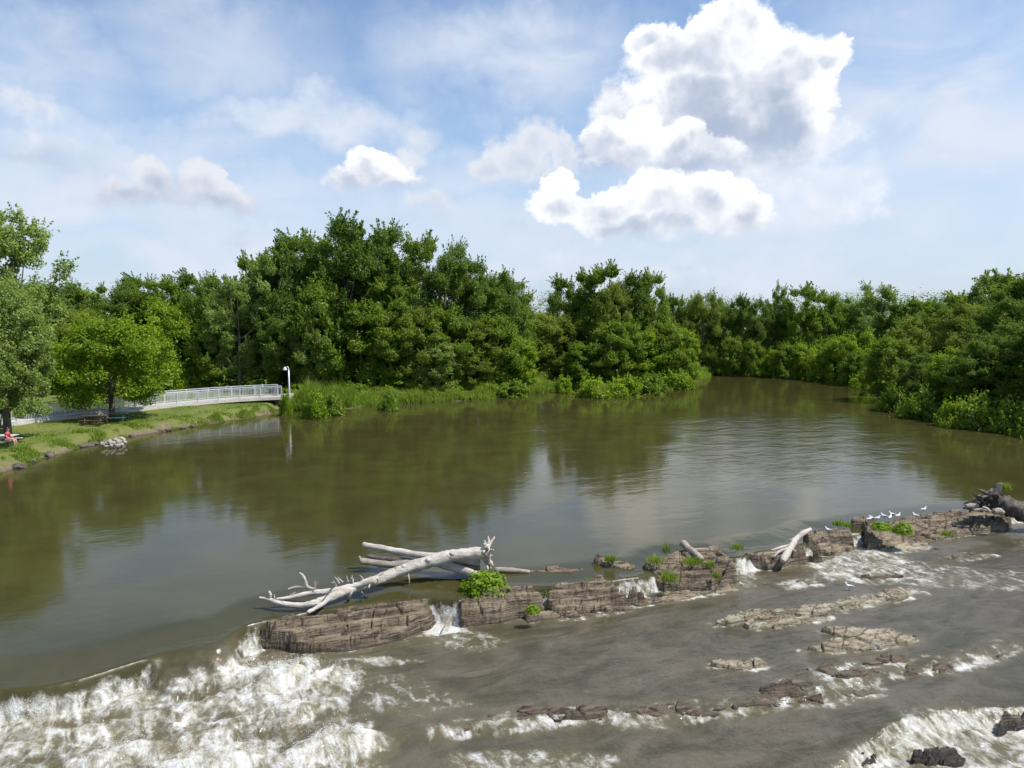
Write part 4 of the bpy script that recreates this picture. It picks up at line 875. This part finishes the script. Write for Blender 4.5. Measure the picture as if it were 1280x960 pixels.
for i, a in enumerate([('grass tuft at the back left corner of the widest outcrop', 763, 701, 27.6, 12, 9, 90), ('grass tuft on the middle of the widest outcrop', 820, 702, 27.4, 20, 8, 130), ('tall thin weed standing behind the widest outcrop', 833, 690, 28.6, 8, 14, 40),
        ('grass tuft on the front face of the widest outcrop', 836, 725, 26.4, 22, 12, 160), ('grass tuft under the propped log', 866, 704, 27.6, 22, 9, 150), ('small grass tuft right of the propped log', 886, 707, 27.6, 12, 7, 80), ('small grass tuft low on the right side of the widest outcrop', 896, 722, 26.8, 10, 8, 70),
        ('grass tuft at the left end of the undercut rock block', 921, 686, 29.4, 14, 8, 90), ('grass tuft on the back of the broken rock near the gull', 1048, 656, 32.6, 14, 8, 90), ('dark grass tuft left of the two bright green tufts', 1058, 658, 32.2, 12, 6, 80),
        ('grass tuft on the face of the long flat slab', 1183, 669, 31.2, 12, 7, 80), ('grass tuft on the long low pale shelf', 989, 765, 25.3, 16, 7, 130), ('dark grass tuft near the right end of the long low shelf', 1107, 738, 27.0, 12, 7, 80),
        ('short grass on the left of the split pale rock', 1030, 802, 23.6, 16, 5, 80), ('grass tuft standing in the water above the lower right falls', 1217, 893, 19.5, 26, 16, 200), ('green weed in the water right of the mossy wet rock', 1180, 840, 22.0, 18, 8, 160),
        ('moss tuft on the lower ledge', 897, 880, 20.8, 12, 7, 90), ('grass tuft at the left end of the lower ledge', 583, 908, 19.7, 16, 10, 120), ('faint grass tuft at the pale log by the bush', 684, 742, 25.6, 12, 6, 60), ('thin weed on the cracked slab', 738, 735, 26.0, 8, 14, 50),
        ('dry grass on the top of the dark stump', 1257, 612, 34.2, 12, 9, 90), ('small green weed on the left tip of the big slab', 356, 772, 23.9, 8, 5, 60)]):
    tuft(*a, 300+i)

# bank grass and reeds
def scatter(n, x0, x1, y0, y1, lo, hi, seed, dens=None):
    rng = RS(seed); out_ = []; tot = 0
    while tot < n:
        x = rng.uniform(x0, x1, n*4); y = rng.uniform(y0, y1, n*4); s = land_sd(x, y)
        k = (s > lo) & (s < hi)
        if dens is not None: k &= rng.rand(n*4) < dens(x, y, s)
        x, y, s = x[k], y[k], s[k]; out_.append(np.column_stack([x, y, ground_h(x, y, s)-.03])); tot += len(x)
    return np.concatenate(out_)[:n]
XL = W(372, 510, 0)[0]
pt = scatter(26000, XL, 8, 70, 101, -0.2, 6.0, 1, lambda x, y, s: np.clip(1.15-s/7, 0, 1))
blades('tall_grass', pt, .72, .075, 'blade', 2, kind='stuff')
pt = scatter(6000, XL-.3, XL+5.5, 70, 82, -0.2, 4, 3, lambda x, y, s: np.clip(.9-s/6, 0, 1))
blades('reeds', pt, 1.35, .07, 'blade', 4, kind='stuff', lean=.22)
pt = scatter(14000, 6, 36, 94, 150, -0.3, 4, 5); blades('bank_grass', pt, .7, .09, 'blade', 6, kind='stuff')
pt = scatter(10000, -48, -22, 36, 76, -0.25, 2.6, 7, lambda x, y, s: sstep(0, .3, fbm(x*.5, y*.5, 3, 77))*np.clip(1.2-s/2.8, 0, 1))
blades('bank_weeds', pt, .26, .05, 'blade', 8, kind='stuff')
pt = scatter(60000, -50, -20, 40, 80, 1.5, 22, 9); blades('lawn_grass', pt, .10, .05, 'blade', 10, kind='stuff')

# undergrowth between the trunks, and the far wooded rise
def masses(name, pts, rad, per, leaf, mat, seed, tall=1.0):
    rng = RS(seed); n = len(pts); k = np.repeat(np.arange(n), per); d = rng.randn(n*per, 3); d /= np.linalg.norm(d, axis=1)[:, None]; d[:, 2] = np.abs(d[:, 2])*tall
    r = rad*(.6+.8*RS(seed+1).rand(n))
    C = pts[k]+d*(r[k]*(.45+.6*rng.rand(n*per)))[:, None]
    V, F = leafquads(C, d+rng.randn(n*per, 3)*.5+[0, 0, .4], leaf, rng)
    tag(mesh(name, V, F, M[mat], None, False, {'tone': np.repeat(np.clip(RS(seed+2).rand(n)[k]*.7+.3*rng.rand(n*per), 0, 1), 4)}), kind='stuff')
pt = np.concatenate([scatter(260, -75, 22, 83, 125, 5, 40, 11), scatter(120, 20, 80, 120, 170, 3, 30, 12), scatter(110, 36, 90, 62, 130, 4, 30, 13)])
masses('undergrowth', pt, 2.3, 120, .45, 'leaf_mid', 14, 1.2)
rng = RS(15); q = []
while len(q) < 560:
    y = rng.uniform(135, 330); x = rng.uniform(-0.85, 0.85)*y
    if land_sd(np.array([x]), np.array([y]))[0] > 8: q.append((x, y))
q = np.array(q); z = ground_h(q[:, 0], q[:, 1]); hh = rng.uniform(7, 11, len(q))
pt = np.concatenate([np.column_stack([q, z+hh*.55]), np.column_stack([q+rng.randn(len(q), 2)*1.5, z+hh*.15])])
masses('far_woods', pt, 4.6, 110, .75, 'leaf_far', 16, 1.25)

# ------------------------------------------------------------------ boardwalk, lamp, tables, stones
DZ = 1.2
cl = [W(x, y, DZ) for x, y in ((-150, 556), (-60, 541), (0, 532), (60, 523.5), (130, 515.5), (200, 507.5), (270, 501), (320, 497.5), (352, 496))]
cl = [np.array(c) for c in cl]
P = []                                        # resample every 2 m
for i in range(len(cl)-1):
    p0, p1, p2, p3 = cl[max(i-1, 0)], cl[i], cl[i+1], cl[min(i+2, len(cl)-1)]
    for k in range(20):
        s = k/20; P.append(.5*(2*p1+(p2-p0)*s+(2*p0-5*p1+4*p2-p3)*s*s+(3*p1-p0-3*p2+p3)*s**3))
P.append(cl[-1]); P = np.array(P); L = np.concatenate([[0], np.cumsum(np.linalg.norm(np.diff(P, axis=0), axis=1))])
nb = int(L[-1]/2.0); S = np.linspace(0, L[-1], nb+1); line = np.column_stack([np.interp(S, L, P[:, j]) for j in range(3)])
tan = np.gradient(line, axis=0); tan /= np.linalg.norm(tan, axis=1)[:, None]; nor = np.column_stack([-tan[:, 1], tan[:, 0], 0*tan[:, 0]])
bw = thing('boardwalk', 'long white railed boardwalk curving along the lawn to the wood', 'footbridge', (line[nb//2][0], line[nb//2][1], 0.8))
WB = 2.2
dk = MB()
for i in range(nb): dk.box(line[i]+nor[i]*WB/2-[0, 0, .06], line[i+1]+nor[i+1]*WB/2-[0, 0, .06], WB*1.0, .12)
dk.build('deck', M['deck'], bw)
fs = MB()
for sgn in (-.03, WB+.03):
    for i in range(nb): fs.box(line[i]+nor[i]*sgn-[0, 0, .14], line[i+1]+nor[i+1]*sgn-[0, 0, .14], .06, .26)
fs.build('side_beam', M['deck'], bw)
for sgn in (0.06, WB-.06):
    rl = MB(); lo = MB()
    for i in range(nb):
        a, b_ = line[i]+nor[i]*sgn, line[i+1]+nor[i+1]*sgn
        rl.box(a+[0, 0, 1.1], b_+[0, 0, 1.1], .09, .06); lo.box(a+[0, 0, .12], b_+[0, 0, .12], .05, .05)
        lo.box(a+[0, 0, .95], b_+[0, 0, .95], .04, .04)
    rl.build('handrail', M['white_metal'], bw); lo.build('lower_rail', M['white_metal'], bw)
    for i in range(nb+1):
        b = MB(); a = line[i]+nor[i]*sgn; b.box(a-[0, 0, .2], a+[0, 0, 1.12], .10, .10); b.build('post', M['white_metal'], bw)
    for i in range(nb):
        b = MB(); n_ = 15
        for k in range(1, n_):
            f = k/n_; a = (line[i]+nor[i]*sgn)*(1-f)+(line[i+1]+nor[i+1]*sgn)*f; b.box(a+[0, 0, .12], a+[0, 0, .95], .03, .03)
        b.build('baluster_panel', M['white_metal'], bw)
for i in range(0, nb+1, 2):
    for sgn in (.3, WB-.3):
        b = MB(); a = line[i]+nor[i]*sgn; b.box((a[0], a[1], -.8), (a[0], a[1], DZ-.12), .18, .18); b.build('pier', M['pier'], bw)
e1 = line[-1]+nor[-1]*WB/2
b = MB(); pth = [e1, W(372, 492, 1.2), W(392, 488.5, 1.2), W(412, 487, 1.2)]
pp = MB()
for i in range(3): pp.box(np.array(pth[i])-[0, 0, .5-.01*i], np.array(pth[i+1])-[0, 0, .5-.01*i], 2.4, 1.0)
tag(pp.build('path', M['path']), kind='structure')

lb = D(362, 501, 76.0); lb[2] = float(ground_h(lb[0], lb[1])); lt = D(362, 459, 76.0)[2]
lp = thing('street_lamp', 'slim pale lamp post with hooked head at the end of the boardwalk', 'street lamp', lb)
b = MB(); b.tube([lb-[0, 0, .3], lb+[0, 0, 1.2], (lb[0]-.02, lb[1], lt-.25)], [.09, .085, .065], 10, 0, 0, 1); b.tube([lb, lb+[0, 0, .25]], [.15, .13], 10); b.build('pole', M['lamp_metal'], lp, True)
b = MB(); b.tube([(lb[0]-.02, lb[1], lt-.27), (lb[0]-.06, lb[1], lt-.04), (lb[0]-.2, lb[1], lt+.03), (lb[0]-.34, lb[1], lt-.03)], [.065, .055, .05, .05], 8, 0, 0, 4); b.build('arm', M['lamp_metal'], lp, True)
b = MB(); b.tube([(lb[0]-.34, lb[1], lt+.02), (lb[0]-.37, lb[1], lt-.07), (lb[0]-.38, lb[1], lt-.20), (lb[0]-.385, lb[1], lt-.26)], [.06, .14, .22, .24], 14, 0, 0, 2); hd = b.build('lamp_head', M['lamp_metal'], lp, True)
b = MB(); b.ell((lb[0]-.385, lb[1], lt-.27), (.17, .17, .07), 12, 6); b.build('lens', M['lamp_lens'], hd, True)

def picnic(label, px, py, Y, ang, mat, leg='pier'):
    b0 = D(px, py, Y); b0[2] = float(ground_h(b0[0], b0[1])); o = thing('picnic_table', label, 'picnic table', b0)
    e = np.array([math.cos(ang), math.sin(ang), 0]); f = np.array([-e[1], e[0], 0])
    def at(u, v, z): return b0+e*u+f*v+[0, 0, z]
    b = MB()
    for v in (-.3, -.1, .1, .3): b.box(at(-.9, v, .75), at(.9, v, .75), .18, .04)
    b.build('tabletop', M[mat], o)
    for v in (-.72, .72):
        b = MB()
        for dv in (-.07, .07): b.box(at(-.9, v+dv, .45), at(.9, v+dv, .45), .13, .04)
        b.build('bench', M[mat], o)
    for u in (-.6, .6):
        b = MB(); b.box(at(u, -.75, -.05), at(u, -.2, .74), .09, .05); b.box(at(u, .75, -.05), at(u, .2, .74), .09, .05); b.box(at(u, -.75, .40), at(u, .75, .40), .08, .04); b.build('leg_frame', M[leg], o)
    return o, at
pt1, at1 = picnic('pale grey picnic table with a seated person at the left edge', 3, 560, 50.2, .12, 'table_pale')
picnic('light blue picnic table in the shade of the round maple', 147, 524, 62.0, .1, 'table_blue', 'table_blue')
picnic('brown picnic table in the dark shade left of the maple trunk', 119, 527, 60.4, .05, 'table_brown')

# person sitting on the bench end
def person(at):
    v0 = -.72
    root = at(.72, v0, .45)
    o = thing('person', 'person in a red top and pale shorts sitting on the picnic bench', 'person', at(.72, v0, 0))
    o.location = tuple(float(q) for q in at(.72, v0, 0)); R0 = np.array(at(.72, v0, 0)); e = np.array(at(1, 0, 0))-np.array(at(0, 0, 0)); f = np.array(at(0, 1, 0))-np.array(at(0, 0, 0))
    def L(u, v, z): return tuple(e*u+f*v+np.array([0, 0, z]))
    Vv_ = []; E = []; Rr = []
    def add(p, r, par=None):
        Vv_.append(L(*p)); Rr.append(r)
        if par is not None: E.append((par, len(Vv_)-1))
        return len(Vv_)-1
    pel = add((0, 0, .57), .135); ab = add((-.02, 0, .74), .115, pel); ch = add((-.01, 0, .92), .125, ab); nk = add((.01, 0, 1.07), .055, ch); hd0 = add((.03, 0, 1.14), .07, nk); add((.04, 0, 1.22), .09, hd0); 
    hd1 = len(Vv_)-1; add((.04, 0, 1.31), .075, hd1)
    for s in (-1, 1):
        hp = add((.04, s*.09, .54), .095, pel); kn = add((.44, s*.12, .53), .062, hp); cf = add((.47, s*.12, .32), .055, kn); an = add((.45, s*.12, .09), .038, cf); add((.58, s*.13, .045), .035, an)
        shd = add((-.01, s*.18, 1.0), .06, ch); elb = add((.06, s*.24, .76), .042, shd); wr = add((.28, s*.18, .64), .028, elb); pm = add((.35, s*.16, .62), .030, wr)
        for k, (dv, ln) in enumerate(((-.03, .07), (-.01, .08), (.01, .075), (.03, .06))):
            f1 = add((.39, s*.16+dv, .615), .010, pm); add((.39+ln*.7, s*.16+dv*1.1, .595), .008, f1)
        t1 = add((.345, s*.16-s*.04, .625), .011, pm); add((.375, s*.16-s*.06, .61), .009, t1)
    me = bpy.data.meshes.new('body'); me.from_pydata(Vv_, E, []); ob = bpy.data.objects.new('body', me); COL.objects.link(ob); ob.parent = o
    md = ob.modifiers.new('skin', 'SKIN')
    for i, sv in enumerate(me.skin_vertices[0].data): sv.radius = (Rr[i], Rr[i]); sv.use_root = (i == 0)
    md.use_smooth_shade = True; ss = ob.modifiers.new('sub', 'SUBSURF'); ss.levels = 1; ss.render_levels = 1; me.materials.append(M['skin'])
    A = lambda *p: R0+np.array(L(*p))
    b = MB(); b.tube([A(0, 0, .60), A(-.02, 0, .74), A(-.01, 0, .92), A(0, 0, 1.02)], [.155, .14, .165, .10], 14, 0, 0, 3)
    for s in (-1, 1): b.tube([A(-.01, s*.13, 1.0), A(.02, s*.22, .88)], [.085, .068], 10)
    b.build('red_top', M['red_cloth'], o, True)
    b = MB(); b.tube([A(-.02, 0, .48), A(0, 0, .63)], [.16, .155], 14)
    for s in (-1, 1): b.tube([A(.0, s*.09, .545), A(.30, s*.11, .54)], [.115, .095], 12)
    b.build('shorts', M['pink_cloth'], o, True)
    b = MB(); b.ell(A(.005, 0, 1.265), (.105, .10, .125), 12, 8); b.build('hair', M['hair'], o, True)
    hs = MB()
    for s in (-1, 1): hs.ell(A(.128, s*.035, 1.25), (.012, .012, .01), 8, 6)
    hs.build('eyes', M['hair'], o); ns = MB(); ns.ell(A(.14, 0, 1.22), (.02, .013, .022), 8, 6); ns.ell(A(.125, 0, 1.175), (.012, .03, .008), 8, 6); ns.build('nose_and_mouth', M['skin'], o)
    for s in (-1, 1):
        b = MB(); b.ell(A(.04, s*.095, 1.23), (.02, .012, .03), 8, 6); b.build('ear', M['skin'], o)
person(at1)

g = random.Random(2)
for i, (x, y, r) in enumerate([(152, 549, .42), (149, 553, .36), (144, 550, .30), (141, 554, .34), (136, 553, .40), (147, 557, .28), (152, 556, .30), (139, 557, .24), (128, 555, .30), (133, 558, .22), (156, 553, .24)]):
    c = W(x, y, .25); b = MB(); b.ell(c, (r*g.uniform(.5, .8), r*g.uniform(.45, .65), r*g.uniform(.4, .6)), 12, 8, .5, i)
    tag(b.build('boulder', M['white_stone']), 'pale boulder in the small heap at the water edge of the lawn', 'boulder', 'pale boulders on the left bank')
for i, (x, y, r) in enumerate([(106, 557, .4), (102, 558, .25), (112, 556, .3), (118, 555, .3), (62, 570, .35), (40, 577, .3), (25, 584, .4), (200, 539, .3), (210, 538, .25), (228, 535, .3), (240, 533, .28), (165, 545, .25)]):
    c = W(x, y, .05); b = MB(); b.ell(c, (r*g.uniform(.8, 1.3), r*g.uniform(.7, 1), r*g.uniform(.4, .7)), 10, 7, .5, 40+i)
    tag(b.build('boulder', M['rock'] if 0 else M['bark']), 'dark brown stone at the muddy water edge of the lawn', 'stone', 'dark stones along the left bank')

# ------------------------------------------------------------------ gulls
gull0 = None
def gull(px, py, Y, rz, label):
    global gull0
    p = D(px, py, Y)
    if gull0 is None:
        o = thing('gull', label, 'gull', p, 'gulls on the rocks'); z = p
        b = MB(); b.tube([z+[-.20, 0, .17], z+[-.08, 0, .17], z+[.04, 0, .18], z+[.13, 0, .22], z+[.17, 0, .29], z+[.20, 0, .33], z+[.245, 0, .335]], [.015, .065, .085, .07, .042, .045, .02], 10, 0, 0, 3); b.build('body', M['gull_white'], o, True)
        for s in (-1, 1):
            b = MB(); b.ell(z+[-.06, s*.065, .19], (.17, .022, .055), 12, 6); b.build('wing', M['gull_grey'], o, True)
            b = MB(); b.tube([z+[.0, s*.03, .12], z+[.0, s*.03, -.01]], [.009, .008], 6); b.tube([z+[.0, s*.03, .0], z+[.05, s*.03, .0]], [.008, .012], 6); b.build('leg', M['beak'], o)
        b = MB(); b.tube([z+[.24, 0, .335], z+[.29, 0, .325]], [.016, .004], 6); b.build('beak', M['beak'], o)
        b = MB()
        for s in (-1, 1): b.ell(z+[.215, s*.036, .345], (.007, .005, .007), 6, 4)
        b.build('eyes', M['hair'], o)
        o.rotation_euler = (0, 0, rz); o.scale = (.68,)*3; gull0 = o; return
    copy_thing(gull0, p, (.68,)*3, rz, label, 'gulls on the rocks')
for a in ((1036, 666, 31.6, 2.6, 'white gull alone on the broken rock left of the short waterfall'), (1086, 652, 33.0, .4, 'leftmost white gull of the row behind the green tufts'), (1090.5, 651, 33.1, 2.8, 'second gull from the left in the row behind the tufts'),
          (1096, 651, 33.0, .2, 'third gull from the left in the row behind the tufts'), (1105.5, 648.5, 33.1, 2.4, 'fourth gull from the left in the row behind the tufts'), (1112.5, 650, 32.8, .9, 'fifth gull from the left, sitting lowest in the row'),
          (1115.5, 646, 33.5, 2.9, 'sixth gull from the left, farthest back in the row'), (1122, 648, 33.2, .5, 'rightmost white gull of the row behind the green tufts'), (1145, 648, 32.8, 2.2, 'white gull low on the slab right of the row'), (1154, 640, 34.0, .3, 'white gull standing near the back edge of the long flat slab'), (1062, 737, 26.6, 2.9, 'white gull standing on the long low pale shelf')):
    gull(*a)

# ------------------------------------------------------------------ render settings
cy = scene.cycles
cy.max_bounces = 5; cy.diffuse_bounces = 2; cy.glossy_bounces = 2; cy.transmission_bounces = 2; cy.transparent_max_bounces = 4
cy.sample_clamp_indirect = 6.0; cy.caustics_reflective = False; cy.caustics_refractive = False
